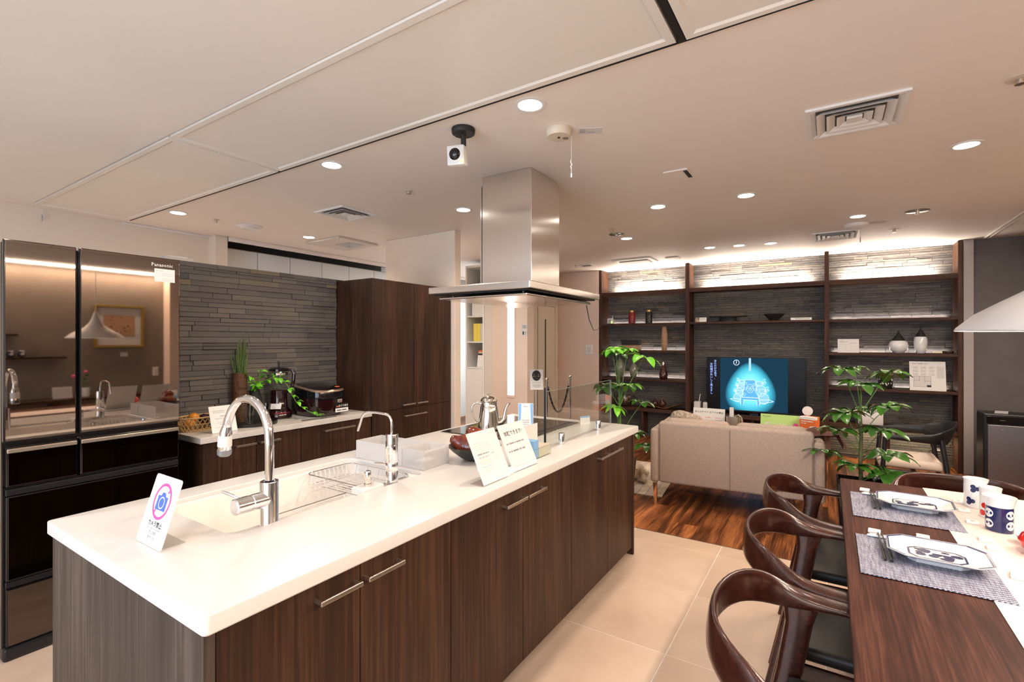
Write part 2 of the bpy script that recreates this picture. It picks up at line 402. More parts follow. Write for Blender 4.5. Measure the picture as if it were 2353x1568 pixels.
M['stem'] = noisy('green_stem', (.07, .20, .03), (.12, .28, .05), 20, .5)
M['horsetail'] = noisy('horsetail_green', (.055, .12, .030), (.14, .22, .06), 60, .6, rand=True)
M['bark'] = noisy('bark', (.10, .11, .05), (.16, .17, .08), 30, .7)
M['brownvase'] = wood('brown_ribbed_vase', (.05, .025, .015), (.11, .057, .033), (.16, .085, .05), 'x', 160, 20, .7, bstr=.8)
M['soil'] = noisy('bark_chips', (.03, .018, .010), (.14, .08, .045), 70, .9, bstr=.6, bscale=90)
M['wicker'] = noisy('bamboo_wicker', (.50, .30, .12), (.66, .44, .20), 60, .6)
M['orangefruit'] = noisy('orange_fruit', (.80, .28, .02), (.85, .38, .04), 12, .3)
M['purplefruit'] = noisy('dark_purple_fruit', (.025, .006, .014), (.05, .01, .02), 12, .2, Coat_Weight=.4)
M['pear'] = noisy('polished_brown_wood', (.10, .018, .010), (.30, .055, .025), 14, .16, detail=5, Coat_Weight=.6)
M['darkpear'] = noisy('dark_brown_wood', (.035, .009, .007), (.07, .018, .012), 14, .2, Coat_Weight=.5)
M['bowlblack'] = mat('black_ceramic', (.022, .020, .016), .3, 0, Coat_Weight=.2)
M['woodtray'] = wood('warm_wood_tray', (.10, .035, .012), (.22, .085, .03), (.32, .14, .055), 'y', 60, 10, .4)
M['plush'] = noisy('beige_plush', (.58, .46, .32), (.80, .68, .52), 9, .95, bstr=.5, bscale=200)
M['lampshade'] = mat('white_enamel_shade', (.62, .61, .61), .42)
M['seam'] = mat('dark_seam', (.006, .005, .004), .8)
M['stone'] = stone_mat('split_stone', False); M['stone_mass'] = stone_mat('split_stone_mass', True)
M['piping'] = mat('taupe_piping', (.20, .155, .13), .9)
M['acrylic'] = glass('clear_acrylic', (.99, .99, .99), 0, .03)
M['lens'] = emit('lamp_lens', (1, .93, .82), 14)
M['led'] = emit('led_diffuser', (1, .90, .80), 2.6)
M['ledred'] = emit('red_indicator', (1, .05, .1), 4)
M['ledgreen'] = emit('green_indicator', (.5, 1, .1), 3)
M['ledblue'] = emit('blue_indicator', (.1, .25, 1), 6)
# ================================================================== the room
CEIL = 2.5
# floors: a thin base slab, then every tile and plank as a piece of its own
floor = struct('floor', bx(-2.7, 3.637, -1.8, 5.9, -0.06, -0.0012), M['grout'])
TS = 0.6095
tile_me = None
for i in range(-8, 7):
    for j in range(-4, 10):
        x0 = 3.458-TS*(i+1) if False else 3.4585-TS*i; x1 = x0+TS
        y0 = 0.625+TS*j-TS; y1 = y0+TS
        x0, x1 = max(x0, -2.7), min(x1, 3.634); y0c, y1c = max(y0, -1.8), min(y1, 5.9)
        if x1-x0 < .05 or y1c-y0c < .05: continue
        if x0 < -0.3: continue
        g = 0.0026
        o = MB().box(-(x1-x0)/2+g, (x1-x0)/2-g, -(y1c-y0c)/2+g, (y1c-y0c)/2-g, -0.008, 0, .0006, seg=1).build('tile', M['tile'], floor)
        o.location = ((x0+x1)/2, (y0c+y1c)/2, 0)
floor2 = struct('floor_wood', bx(3.637, 9.6, -1.8, 5.9, -0.06, -0.010), M['floorbase'])
PW = 0.165; pm = {}
j = 0; y = -1.8
while y < 5.9:
    x = 3.638-(j*0.47 % 1.3)
    while x < 7.3:
        x0, x1 = max(x, 3.638), min(x+1.3, 7.3); x += 1.3
        if x1-x0 < .03: continue
        y1 = min(y+PW, 5.9); o = MB().box(-(x1-x0)/2+.0008, (x1-x0)/2-.0008, -(y1-y)/2+.0008, (y1-y)/2-.0008, -0.012, 0, .001, seg=1).build('plank', M['plank'], floor2)
        o.location = ((x0+x1)/2, (y+y1)/2, 0)
    y += PW; j += 1
trim = struct('trim_1', bx(3.630, 3.640, -1.8, 5.9, -0.006, 0.0008), M['nickel'])

# ceiling
struct('ceiling', bx(-2.7, 9.6, -1.8, 5.22, CEIL, CEIL+.08), M['ceil'])
struct('ceiling_corridor', bx(-2.7, 9.6, 5.22, 5.95, CEIL+.06, CEIL+.12), M['recess_shade'])
def ceiling_panel(x0, x1, y0, y1, n):
    """framed access panel: thin dark gap round it, bevelled frame, recessed middle"""
    z = CEIL
    m = MB(); g = .006
    def R(a, zz): return [(x0+g+a, y0+g+a, zz), (x1-g-a, y0+g+a, zz), (x1-g-a, y1-g-a, zz), (x0+g+a, y1-g-a, zz)]
    m.loft([R(0, z-.001), R(0, z-.012), R(.028, z-.012), R(.040, z-.004), R(.040, z-.002)], cap0=False, cap1=False)
    p = m.build('trim_%d' % n, M['ceilpanel'], kind='structure')
    bx(x0+g+.039, x1-g-.039, y0+g+.039, y1-g-.039, z-.006, z-.0015).build('panel', M['ceilpanel'], p)
ceiling_panel(1.170, 1.795, 2.915, 5.375-.16, 2)
ceiling_panel(1.170, 1.795, 0.455, 2.905, 3)
ceiling_panel(1.170, 1.805, -1.30, 0.432, 4)
for n, (a, b, c, d) in enumerate([(1.7925, 1.8015, -1.30, 5.21), (1.170, 1.7920, .430, .456)]):
    struct('trim_%d' % (5+n), bx(a, b, c, d, CEIL-.0122, CEIL-.0005), M['seam'])
struct('trim_7', bx(-.1, 1.162, -1.3, 5.2, CEIL-.007, CEIL-.0005, .002), M['ceilpanel'])
for y0 in (-1.352, -1.385): struct('trim_%d' % (8 if y0 > -1.36 else 9), bx(-2.6, 6.99, y0-.006, y0+.006, CEIL-.014, CEIL-.0005, .002), M['ceilpanel'])
struct('trim_10', bx(2.655, 9.5, 5.205, 5.235, CEIL-.045, CEIL-.0005, .004), M['ceil'])
struct('trim_11', bx(1.8, 2.53, 5.355, 5.379, CEIL-.022, CEIL-.001, .002), M['ceil'])

# walls
struct('wall_left', bx(-2.7, 2.53, 5.38, 5.46, 0, CEIL+.12), M['wall'])
struct('ceiling_left', bx(-2.7, 2.53, 5.22, 5.38, CEIL+.0, CEIL+.058), M['ceil'])
struct('pillar', bx(2.53, 2.655, 5.24, 5.7, 0, CEIL+.058, .004), M['wall'])
struct('wall_corridor', bx(2.655, 5.23, 5.80, 5.95, 0, CEIL+.059), M['recess_shade'])
struct('wall_corridor_far', bx(5.232, 7.6, 5.80, 5.95, 0, CEIL+.059), M['whitewall'])
struct('wall_front', bx(7.30, 7.38, -1.8, 3.0, 0, CEIL-.001), M['greywall'])
struct('wall_front_left', bx(7.0, 7.10, 2.965, 3.70, 0, CEIL-.001, .003), M['wallpink'])
struct('pillar_right', bx(7.005, 7.295, -1.277, -1.195, 0, CEIL-.001, .003), M['pillargrey'])
struct('wall_right_return', bx(7.06, 7.29, -1.75, -1.279, 0, CEIL-.001), M['greywall'])
struct('wall_right', bx(-2.7, 9.6, -1.83, -1.752, 0, CEIL-.001), M['taupe'])
struct('wall_far', bx(7.5, 7.6, 3.81, 5.79, 0, CEIL-.001), M['whitewall'])
struct('wall_column_left', bx(3.685, 3.775, 3.055, 4.02, 0, CEIL-.001, .004), M['wall'])
struct('wall_lift_side', bx(5.2, 5.36, 3.150, 3.684, 0, CEIL-.001, .003), M['wallpink'])
struct('wall_lift', bx(5.362, 6.99, 3.66, 3.80, 0, CEIL-.001), M['wallpink'])
struct('baseboard_left', bx(5.188, 5.199, 3.155, 3.68, 0, .06, .003), M['offwhite'])
struct('baseboard_front', bx(6.986, 6.999, 2.97, 3.64, 0, .06, .003), M['offwhite'])
# valance of the cove light on the opposite wall
struct('trim_12', bx(-2.6, 6.2, -1.52, -1.49, 2.33, CEIL-.001, .004), M['ceilpanel'])
# wall behind the camera with its big window
wb = struct('wall_back', MB().box(-2.78, -2.7, -1.8, 0.2, 0, CEIL).box(-2.78, -2.7, 3.0, 5.45, 0, CEIL).box(-2.78, -2.7, .2, 3.0, 0, .45).box(-2.78, -2.7, .2, 3.0, 2.45, CEIL), M['wall'])
wf = MB()
for a in (0.2, 1.11, 2.05, 2.95): wf.box(-2.77, -2.71, a, a+.05, .45, 2.45)
wf.box(-2.77, -2.71, .2, 3.0, .45, .5).box(-2.77, -2.71, .2, 3.0, 2.4, 2.45)
wf.build('window_1', M['white'], kind='structure')

# the recessed light strip in the wall beside the lift
ls = thing('wall_light', 'tall slim vertical light strip set in the beige wall beside the lift', 'light', (5.2, 3.39, 0))
MB().box(-.006, -.001, -.062, .062, .70, 2.2, .002).build('surround', M['wallpink'], ls)
MB().box(-.0105, -.0065, -.048, .048, .735, 2.12, .001).build('diffuser', M['led'], ls)
# ------------------------------------------------------------------ stone walls
def courses(length, height, hmin, hmax, lmin, lmax, seed):
    r = random.Random(seed); out = []; z = 0
    while z < height-.004:
        h = min(r.uniform(hmin, hmax), height-z)
        if height-z-h < hmin*.6: h = height-z
        x = -r.uniform(0, lmax)
        while x < length:
            l = r.uniform(lmin, lmax)
            a, b = max(x, 0), min(x+l, length)
            if b-a > .012: out.append((a, b, z, z+h, r.random()))
            x += l
        z += h
    return out
sw = struct('wall_stone_partition', bx(1.30, 3.684, 3.545, 3.66, 0, 1.945), M['blackmatte'])
pieces = courses(1.39, 1.095, .020, .042, .10, .36, 11)
pieces.sort(key=lambda p: -((p[1]-p[0])*(p[3]-p[2])))
rest = MB()
unit = {}
for k, (a, b, z0, z1, q) in enumerate(pieces):
    d = .006+.012*q; g = .0013
    if k < 300:
        key = int(q*10)
        if key not in unit:
            mm = MB().box(-.5, .5, -1, 0, -.5, .5); mm.build('stone', M['stone']); ob = C.objects[-1]; unit[key] = ob.data; bpy.data.objects.remove(ob)
        o = bpy.data.objects.new('stone', unit[key]); C.objects.link(o); o.parent = sw
        o.location = (1.30+(a+b)/2, 3.5455, .85+(z0+z1)/2); o.scale = (b-a-2*g, d, z1-z0-2*g)
    else: rest.box(1.30+a+g, 1.30+b-g, 3.5455-d, 3.5455, .85+z0+g, .85+z1-g)
rest.build('stone_mass', M['stone_mass'], sw, kind='stuff')
# stone cladding behind the shelving: courses of a few pixels, one mass
sb = struct('wall_stone_cladding', bx(7.288, 7.299, -1.19, 2.955, 0, CEIL-.002), M['blackmatte'])
rb = MB(); g = .0018
for a, b, z0, z1, q in courses(4.13, 2.495, .022, .040, .12, .45, 5):
    d = .004+.010*q; rb.box(7.2882-d, 7.2882, 2.953-b+g, 2.953-a-g, z0+g, z1-g)
rb.build('stone_mass', M['stone_mass'], sb, kind='stuff')

# ------------------------------------------------------------------ lift, niche cupboards, corridor cupboards
lf = thing('lift_door', 'beige home lift door with two sliding panels in its casing', 'lift', (6.50, 3.66, 0))
MB().box(-.44, .42, -.03, -.001, 1.955, 2.0, .003).box(-.44, -.40, -.03, -.001, 0, 1.955, .003).box(.345, .42, -.03, -.001, 0, 1.955, .003).build('casing', M['cream'], lf)
MB().box(-.399, -.185, -.012, -.001, .004, 1.95, .003).build('door_panel', M['cream'], lf)
MB().box(-.183, .344, -.022, -.013, .004, 1.95, .003).build('door_panel', M['cream'], lf)
MB().box(.02, .052, -.026, -.0225, .75, 1.75, .002).build('window_slit', M['gloss_black'], lf)
MB().box(-.33, -.30, -.0155, -.0125, .75, 1.75, .001).build('window_slit', M['gloss_black'], lf)
cp = thing('lift_call_panel', 'dark lift call button plate with a red light beside the lift door', 'switch', (6.935, 3.66, 1.08))
MB().box(-.025, .025, -.012, -.001, -.1, .1, .003).build('plate', M['darkmetal'], cp)
MB().cyl((0, -.016, -.02), (0, -.0125, -.02), .012).build('button', M['ledred'], cp)
MB().cyl((0, -.016, .04), (0, -.0125, .04), .012).build('button', M['steelgrey'], cp)
tag(bx(-.022, .022, -.002, -.0005, -.03, .04).build('sticker', M['pinkink'], loc=(6.93, 3.659, 1.27)), 'small pink sticker above the lift call buttons', 'sticker')
s = thing('wall_switch', 'white wall switch plate on the beige wall beside the shelving', 'switch', (6.999, 3.12, 1.285))
MB().box(-.008, -.001, -.06, .06, -.075, .075, .004).build('plate', M['white'], s)
MB().box(-.013, -.0085, -.028, .028, -.045, .045, .003).build('rocker', M['offwhite'], s)
n = tag(bx(-.003, -.0005, -.04, .04, -.075, .075).build('notice', M['paper2'], loc=(5.199, 3.19, 1.555)), 'small grey notice with a pictogram on the wall beside the lift', 'notice')
sh = Sheet((-.0032, .04, -.075), (0, -1, 0), (0, 0, 1))
lines(sh, [(.008, .072, .133-.009*i, .004) for i in range(5)], .0006, M['ink'], n)
mb = MB(); sh.rect(mb, .012, .034, .018, .06, .0006); mb.build('pictogram', M['ink'], n)
lines(sh, [(.042, .072, .055-.010*i, .003) for i in range(5)], .0006, M['ink'], n)

ni = thing('niche_cupboard', 'tall white cupboard with open shelves beyond the pillar', 'cupboard', (5.2, 3.97, 0))
MB().box(0, .40, .13, .155, 0, 2.43).box(0, .40, -.155, -.13, 0, 2.43).box(0, .40, -.13, .13, 2.40, 2.43).box(.38, .40, -.13, .13, 0, 2.40).build('carcass', M['whitewall'], ni)
for z in (1.052, 1.395, 1.738): MB().box(0.004, .38, -.129, .129, z, z+.018, .001).build('shelf', M['white'], ni)
MB().box(-.002, .016, -.128, .128, .05, 1.048, .002).build('door', M['white'], ni)
MB().box(0.002, .02, -.285, -.157, 0, CEIL-.01, .002).build('side_panel', M['offwhite'], ni)
def tin(x, y, z, nm, lab):
    t = thing(nm, lab, 'tin', (x, y, z))
    MB().lathe([(.055, 0), (.055, .09)]).build('body', M['cream'], t, True)
    MB().lathe([(.0575, .0905), (.0575, .11), (.05, .112)]).build('lid', M['orange'], t, True)
    MB().lathe([(.0558, .02), (.0558, .07)], cap=False).build('label', M['ink'], t, True)
tin(5.32, 3.93, 1.0705, 'storage_tin', 'lower orange-lidded tin on the niche shelf')
tin(5.32, 3.93, 1.1835, 'storage_tin', 'upper orange-lidded tin stacked on the niche shelf')
tag(MB().box(-.002, .001, -.045, .045, 0, .16, .0005, rot=Ry(.15)).build('card', M['paper'], loc=(5.23, 3.90, 1.0715)), 'white card leaning in front of the stacked tins', 'card')
for k in range(3):
    tag(MB().box(-.08, .08, -.028, .028, 0, .24, .003).build('file_box', M['yellow'] if k < 2 else M['cream'], loc=(5.31, 3.985-.058*k, 1.4135)), ('first', 'second', 'third')[k]+' yellow file box from the left on the niche shelf', 'box', 'yellow file boxes')
tag(MB().box(-.12, .12, -.09, .09, 0, .42, .004).build('storage_box', M['white'], loc=(5.34, 3.94, 1.7575)), 'tall white box on the top shelf of the niche cupboard', 'box')

seams = [2.66, 3.09, 3.49, 3.93, 4.35, 4.78, 5.22]
for k in range(6):
    wc = thing('wall_cupboard', ('first', 'second', 'third', 'fourth', 'fifth', 'sixth')[k]+' white cupboard from the beige pillar, above the stone partition', 'cupboard', ((seams[k]+seams[k+1])/2, 5.45, 0), 0, 'white corridor cupboards')
    hw = (seams[k+1]-seams[k])/2
    MB().box(-hw+.001, hw-.001, .022, .33, 0, 2.43).build('carcass', M['cream'], wc)
    MB().box(-hw+.004, hw-.004, 0, .02, .05, 2.42, .002).build('door', M['whitewall'], wc)

# ------------------------------------------------------------------ the big shelving unit
bk = thing('shelving_unit', 'dark walnut wall shelving with lit stone backing', 'shelving', (7.0, 0.9, 0))
OX, OY = 7.0, 0.9
def bpart(name, x0, x1, y0, y1, z0, z1, m, bev=.002): return MB().box(x0-OX, x1-OX, y0-OY, y1-OY, z0, z1, bev).build(name, m, bk)
for a, b in ((2.918, 2.952), (1.628, 1.682), (.010, .056), (-1.190, -1.150)):
    bpart('upright', 7.0, 7.272, a, b, 0, 2.494, M['walnutv'])
U = [(2.9175, 1.6825), (1.6275, .0565), (.0095, -1.1495)]
for k, (a, b) in enumerate(U):
    bpart('shelf', 7.004, 7.25, b, a, 2.095, 2.150, M['walnuth'])
    bpart('shelf', 7.004, 7.24, b, a, 1.652, 1.680, M['walnuth'])
    if k != 1:
        bpart('shelf', 7.004, 7.24, b, a, 1.250, 1.280, M['walnuth'])
        bpart('shelf', 7.004, 7.24, b, a, .838, .870, M['walnuth'])
    bpart('shelf', 7.004, 7.27, b, a, .395, .445, M['walnuth'])
for yy in (2.3, .84, -.56): bpart('divider', 7.03, 7.25, yy-.015, yy+.015, 0.05, .394, M['walnutv'])
# ================================================================== island
ix0, ix1, iy0, iy1 = 0.497, 3.225, 1.077, 2.085
FY = 1.102
D = [0.5325, 0.918, 1.308, 1.784, 2.252, 2.735, 3.160]
H = [(.769, .901), (.922, 1.059), (1.62, 1.773), (1.787, 1.94), (2.576, 2.732), (2.739, 2.912)]
def bar_handle(parent, x0, x1, y, z, r=.005, stand=.026):
    m = MB().box(x0, x1, y-stand-.008, y-stand, z-.006, z+.006, .0015)
    for xx in (x0+.001, x1-.009): m.box(xx, xx+.008, y-stand, y-.0005, z-.004, z+.004)
    return m.build('handle', M['nickel'], parent)
pos = ('nearest the sink end', 'in the middle of the island', 'at the far end of the island')
for k in range(3):
    x0, x1 = D[2*k], D[2*k+2]; cx = (x0+x1)/2
    c = thing('island_cabinet', 'dark walnut two-door cabinet '+pos[k], 'cabinet', (cx, 1.58, 0), 0, 'island base cabinets')
    MB().box(x0-cx+.001, x1-cx-.001, FY+.02-1.58, .46, .09, .80 if k == 2 else .64).build('body', M['walnutdark'], c)
    MB().box(x0-cx+.001, x1-cx-.001, .4605, .475, .09, .80).build('back_panel', M['walnutdark'], c)
    MB().box(x0-cx+.001, x1-cx-.001, FY+.06-1.58, .43, 0, .088).build('plinth', M['black'], c)
    for q in (0, 1):
        a, b = D[2*k+q], D[2*k+q+1]
        d = MB().box(a-cx+.0018, b-cx-.0018, FY-1.58, FY+.019-1.58, .050, .800, .0015).build('door', M['walnut'], c)
        ha, hb = H[2*k+q]
        bar_handle(d, ha-cx, hb-cx, FY-1.58, .757)
ep = thing('island_end_panel', 'grey-brown walnut end panel of the island facing the camera', 'panel', (0.52, 1.58, 0))
MB().box(-.012, .012, -.48, .485, 0, .807, .0015).build('panel', M['walnutgrey'], ep)
ep2 = tag(MB().box(3.162, 3.184, 1.095, 2.06, 0, .807, .0015).build('end_panel', M['walnutdark']), 'dark end panel at the far end of the island', 'panel')
# worktop with its sink cut-out, one ring-shaped solid
SX0, SX1, SY0, SY1 = .757, 1.572, 1.466, 1.965
wt = MB()
def rl(x0, x1, y0, y1, r, z): return [(a, b, z) for a, b in rrect(x0, x1, y0, y1, r, 5)]
wt.loft([rl(SX0, SX1, SY0, SY1, .045, .812), rl(SX0, SX1, SY0, SY1, .045, .847), rl(SX0-.003, SX1+.003, SY0-.003, SY1+.003, .047, .85),
         rl(ix0+.004, ix1-.004, iy0+.004, iy1-.004, .012, .85), rl(ix0+.001, ix1-.001, iy0+.001, iy1-.001, .014, .849), rl(ix0, ix1, iy0, iy1, .015, .846), rl(ix0, ix1, iy0, iy1, .015, .812), rl(ix0+.003, ix1-.003, iy0+.003, iy1-.003, .012, .808), rl(SX0-.003, SX1+.003, SY0-.003, SY1+.003, .047, .808)], closed=True)
tag(wt.build('island_worktop', M['worktop'], smooth=True, angle=30), 'long white solid-surface worktop covering the kitchen island', 'worktop')
sk = thing('sink', 'white rectangular sink set into the island worktop', 'sink', (1.16, 1.72, .85))
def sl(x0, x1, y0, y1, r, z): return [(a-1.16, b-1.72, z-.85) for a, b in rrect(x0, x1, y0, y1, r, 5)]
MB().loft([sl(SX0-.02, SX1+.02, SY0-.02, SY1+.02, .05, .8070), sl(SX0-.02, SX1+.02, SY0-.02, SY1+.02, .05, .8075), sl(SX0+.001, SX1-.001, SY0+.001, SY1-.001, .045, .8078), sl(SX0+.001, SX1-.001, SY0+.001, SY1-.001, .045, .834),
           sl(SX0+.004, SX1-.004, SY0+.062, SY1-.030, .06, .833), sl(SX0+.006, SX1-.006, SY0+.066, SY1-.034, .06, .826), sl(SX0+.018, SX1-.018, SY0+.076, SY1-.045, .06, .68), sl(SX0+.05, SX1-.05, SY0+.10, SY1-.075, .06, .652)], cap0=False).build('basin', M['sinkwhite'], sk, True, angle=50)
MB().lathe([(.045, .0), (.045, .004), (.03, .003), (.0, .002)], (.28, .08, .6525-.85), cap=False).build('drain', M['chrome'], sk, True)
# rack rail, wire drainer
def wire(name, pts, r, parent, closed=False): return MB().tube(pts, r, 6, closed=closed).build(name, M['chrome'], parent, True)
wr = thing('drainer_basket', 'chrome wire drainer basket hanging in the sink', 'dish rack', (1.425, 1.725, .838))
def wl(x0, x1, y0, y1, r, z): return [(a, b, z) for a, b in rrect(x0, x1, y0, y1, r, 6)]
wire('rim', wl(-.120, .120, -.200, .200, .035, 0), .003, wr, True)
wire('bottom_ring', wl(-.104, .104, -.182, .182, .028, -.045), .002, wr, True)
mw = MB()
for k in range(9): x = -.092+.023*k; mw.tube([(x, -.200, 0), (x, -.186, -.042), (x, .186, -.042), (x, .200, 0)], .0017, 5)
for k in range(5): y = -.15+.075*k; mw.tube([(-.120, y, 0), (-.106, y, -.046), (.106, y, -.046), (.120, y, 0)], .0014, 5)
mw.build('wires', M['chrome'], wr, True)
rr = thing('sink_rail', 'thin chrome rail along the front of the sink', 'rail', (1.06, 1.53, .834))
MB().tube([(-.15, 0, .012), (.15, 0, .012)], .0028, 6).build('bar', M['chrome'], rr, True)
for x in (-.14, .14): MB().cyl((x, 0, 0), (x, 0, .010), .003).build('foot', M['chrome'], rr, True)

# main faucet
fc = thing('kitchen_faucet', 'tall chrome gooseneck faucet with a pull-out spray head over the sink', 'faucet', (.890, 1.502, .834))
MB().lathe([(.0295, 0), (.0295, .003), (.0280, .005), (.0280, .136), (.0268, .139), (.0165, .139), (.0165, .135)]).build('base', M['chrome'], fc, True)
MB().lathe([(.014, .1375), (.014, .142)]).build('collar', M['darkmetal'], fc, True)
arc = [(0, 0, .1425), (0, 0, .25)]
for i in range(1, 15): t = PI*i/14; arc.append((0, .128-.128*math.cos(t), .270+.123*math.sin(t)))
arc[-1] = (-.002, .258, .288)
arc[-2] = (0, .2545, .306)
nk = MB().tube(arc, .0140, 18).build('neck', M['chrome'], fc, True)
hd = MB().tube([(-0.0020, 0.2580, 0.2880), (-0.0030, 0.2610, 0.2700), (-0.0040, 0.2660, 0.2330), (-0.0040, 0.2690, 0.2080)], [.0145, .0195, .0215, .022], 20).build('spray_head', M['chrome'], fc, True)
MB().tube([(-0.0040, 0.2638, 0.2580), (-0.0040, 0.2678, 0.2200)], [.0219, .0226], 20).build('label', M['paper'], hd, True)
MB().tube([(-0.0040, 0.2692, 0.2075), (-0.0040, 0.2705, 0.1910), (-0.0040, 0.2710, 0.1850)], [.0235, .0225, .016], 20).build('nozzle', M['steelgrey'], hd, True)
mx = MB().tube([(-.010, 0, .084), (-.058, 0, .084), (-.060, 0, .084), (-.065, 0, .084), (-.067, 0, .084), (-.108, 0, .084), (-.112, 0, .084)], [.0255, .0255, .0235, .0235, .0255, .0255, .022], 20).build('mixer', M['chrome'], fc, True)
MB().tube([(-.085, .012, .102), (-.110, .052, .120), (-.116, .062, .124)], [.0055, .0045, .0042], 10).build('lever', M['chrome'], mx, True)
# water purifier tap
pf = thing('purifier_faucet', 'slim chrome purifier tap with a thin arched spout', 'faucet', (1.402, 1.492, .834))
MB().lathe([(.0250, 0), (.0250, .058), (.0243, .059), (.0243, .062), (.0250, .063), (.0250, .092), (.0243, .093), (.0243, .096), (.0250, .097), (.0250, .206), (.0235, .209)]).build('body', M['chrome'], pf, True)
sp = [(0, .002, .2095), (0, .002, .250)]
for i in range(1, 8): t = PI/2*i/7; sp.append((0, .002+.036*(1-math.cos(t)), .250+.036*math.sin(t)))
sp += [(0, .09, .288), (0, .135, .286)]
for i in range(1, 7): t = PI/2*i/6*.85; sp.append((0, .135+.055*math.sin(t), .286-.055*(1-math.cos(t))))
sp += [(0, .207, .200)]
MB().tube(sp, .0052, 10).build('spout', M['chrome'], pf, True)
MB().tube([(-.004, .023, .083), (-.004, .036, .083), (-.006, .095, .078)], [.007, .006, .0025], 10).build('lever', M['chrome'], pf, True)
for k in range(3): MB().sphere((-.0248, .004, .13+.014*k), .0013, 6, 4).build('indicator', M['ledgreen'], pf)
# soap dispenser
sd = thing('soap_dispenser', 'silver pump of a white built-in soap dispenser at the sink edge', 'soap dispenser', (1.288, 1.503, .834))
MB().box(-.052, .052, -.034, .034, 0, .026, .004).build('base', M['white'], sd)
MB().lathe([(.015, .0262), (.015, .032), (.011, .036), (.0105, .044), (.0125, .048), (.0135, .058), (.0135, .076), (.011, .082), (.004, .084)]).build('pump', M['silver'], sd, True)
# frosted trays
def tray_box(nm, lab, x, y, lx, ly, h):
    t = thing(nm, lab, 'box', (x, y, .8505))
    MB().box(-lx, lx, -ly, ly, 0, .003).build('bottom', M['frost'], t)
    for s in (-1, 1): MB().box(s*lx-.0015, s*lx+.0015, -ly, ly, .0031, h).build('side', M['frost'], t)
    for s in (-1, 1): MB().box(-lx+.0016, lx-.0016, s*ly-.0015, s*ly+.0015, .0031, h).build('side', M['frost'], t)
    return t
tray_box('acrylic_box', 'large frosted acrylic box on the worktop beside the sink', 1.672, 1.785, .08, .155, .085)
tray_box('acrylic_box', 'small frosted acrylic box behind the purifier tap', 1.676, 1.560, .084, .064, .085)
cardz = tag(MB().box(-.045, .045, -.03, .03, 0, .022, .001).build('card_stack', M['paper2'], loc=(1.672, 1.562, .8540)), 'stack of cards in the small frosted box', 'cards')

# bowl with two lacquered pear shapes
bw = thing('bowl', 'black oval ceramic bowl on the island holding carved pears', 'bowl', (1.865, 1.425, .8505), math.radians(-50))
bw.scale = (1.2, 1.2, 1.1)
MB().lathe([(.03, 0), (.032, .003), (.055, .016), (.082, .040), (.104, .064), (.101, .0645), (.078, .042), (.05, .02), (.0, .012)], seg=32, cap=False, sx=1.05, sy=.85).build('shell', M['bowlblack'], bw, True, angle=70)
PEAR = [(.002, 0), (.018, .001), (.036, .010), (.045, .028), (.043, .048), (.030, .066), (.019, .080), (.0155, .092), (.011, .100), (.002, .103)]
def pear(name, lab, loc, rot, s, m):
    o = MB().lathe([(r*s, (z-.035)*s) for r, z in PEAR], seg=24, rot=rot).build(name, m, smooth=True, loc=loc, angle=80)
    return tag(o, lab, 'ornament')
pear('carved_pear', 'glossy brown carved wooden pear resting in the black bowl', (1.862, 1.452, .913), Rz(2.3) @ Ry(1.15), 1.50, M['pear'])
pear('carved_pear', 'glossy brown carved pear lying on its side on top of the other', (1.872, 1.440, .968), Rz(-.95) @ Ry(1.35), .95, M['pear'])

# upright cards on the worktop
def print_card(name, lab, x0, x1, y, h, tilt, face):
    """acrylic L-stand facing -Y and leaning back"""
    w_ = x1-x0; t = thing(name, lab, 'sign', (x0, y, .8506))
    sh = Sheet((0, 0, .002), (1, 0, 0), (0, math.sin(tilt), math.cos(tilt)))
    sh.slab(0, w_, 0, h, -.003, -.0005).build('acrylic', M['acrylic'], t)
    p = sh.slab(.002, w_-.002, .002, h-.002, -.0004, .0008).build('sheet', M['paper'], t)
    MB().box(0, w_, .002, .07, 0, .002).build('foot', M['acrylic'], t)
    face(sh, t, w_, h); return t
def face1(sh, t, w_, h):
    D_ = .0010
    lines(sh, [(.03, .12, h-.052), (.028, .13, h-.06), (.028, .135, h-.068), (.028, .14, h-.076), (.03, .09, h-.084)], D_, M['paleink'], t, h=.0016)
    lines(sh, [(.028, .108, h-.098)], D_, M['greyink'], t, h=.0052)
    lines(sh, [(.03, .10, h-.113)], D_, M['paleink'], t, h=.0065)
    lines(sh, [(.115, .135, h-.104)], D_, M['greyink'], t, h=.0028)
    lines(sh, [(.03, .10, h-.124)], D_, M['green'], t, h=.0016)
    lines(sh, [(.03, .11, h-.131), (.04, .11, h-.137), (.12, .15, h-.12), (.125, .16, h-.126)], D_, M['paleink'], t, h=.0015)
    lines(sh, [(.03, .10, h-.149)], D_, M['skyprint'], t, h=.0022)
    lines(sh, [(.04, .1, h-.156), (.045, .1, h-.162), (.05, .1, h-.168)], D_, M['paleink'], t, h=.0013)
    lines(sh, [(.13, .185, h-.022)], D_, M['paleink'], t, h=.0025)
def face2(sh, t, w_, h):
    D_ = .0010
    text('体験できます!', .0235, sh, w_/2-.002, h-.048, D_, M['ink'], t, bold=.0003)
    lines(sh, [(.022, .165, h-.095)], D_, M['greyink'], t, h=.0065)
    lines(sh, [(.022, .155, h-.130)], D_, M['greyink'], t, h=.0075)
    lines(sh, [(.022, .15, .018)], D_, M['paleink'], t, h=.003)
print_card('product_card', 'white product card with small print leaning beside the bowl', 1.539, 1.737, 1.131, .216, .44, face1)
print_card('trial_card', 'white card with bold Japanese heading standing beside the product card', 1.768, 1.978, 1.140, .214, .44, face2)
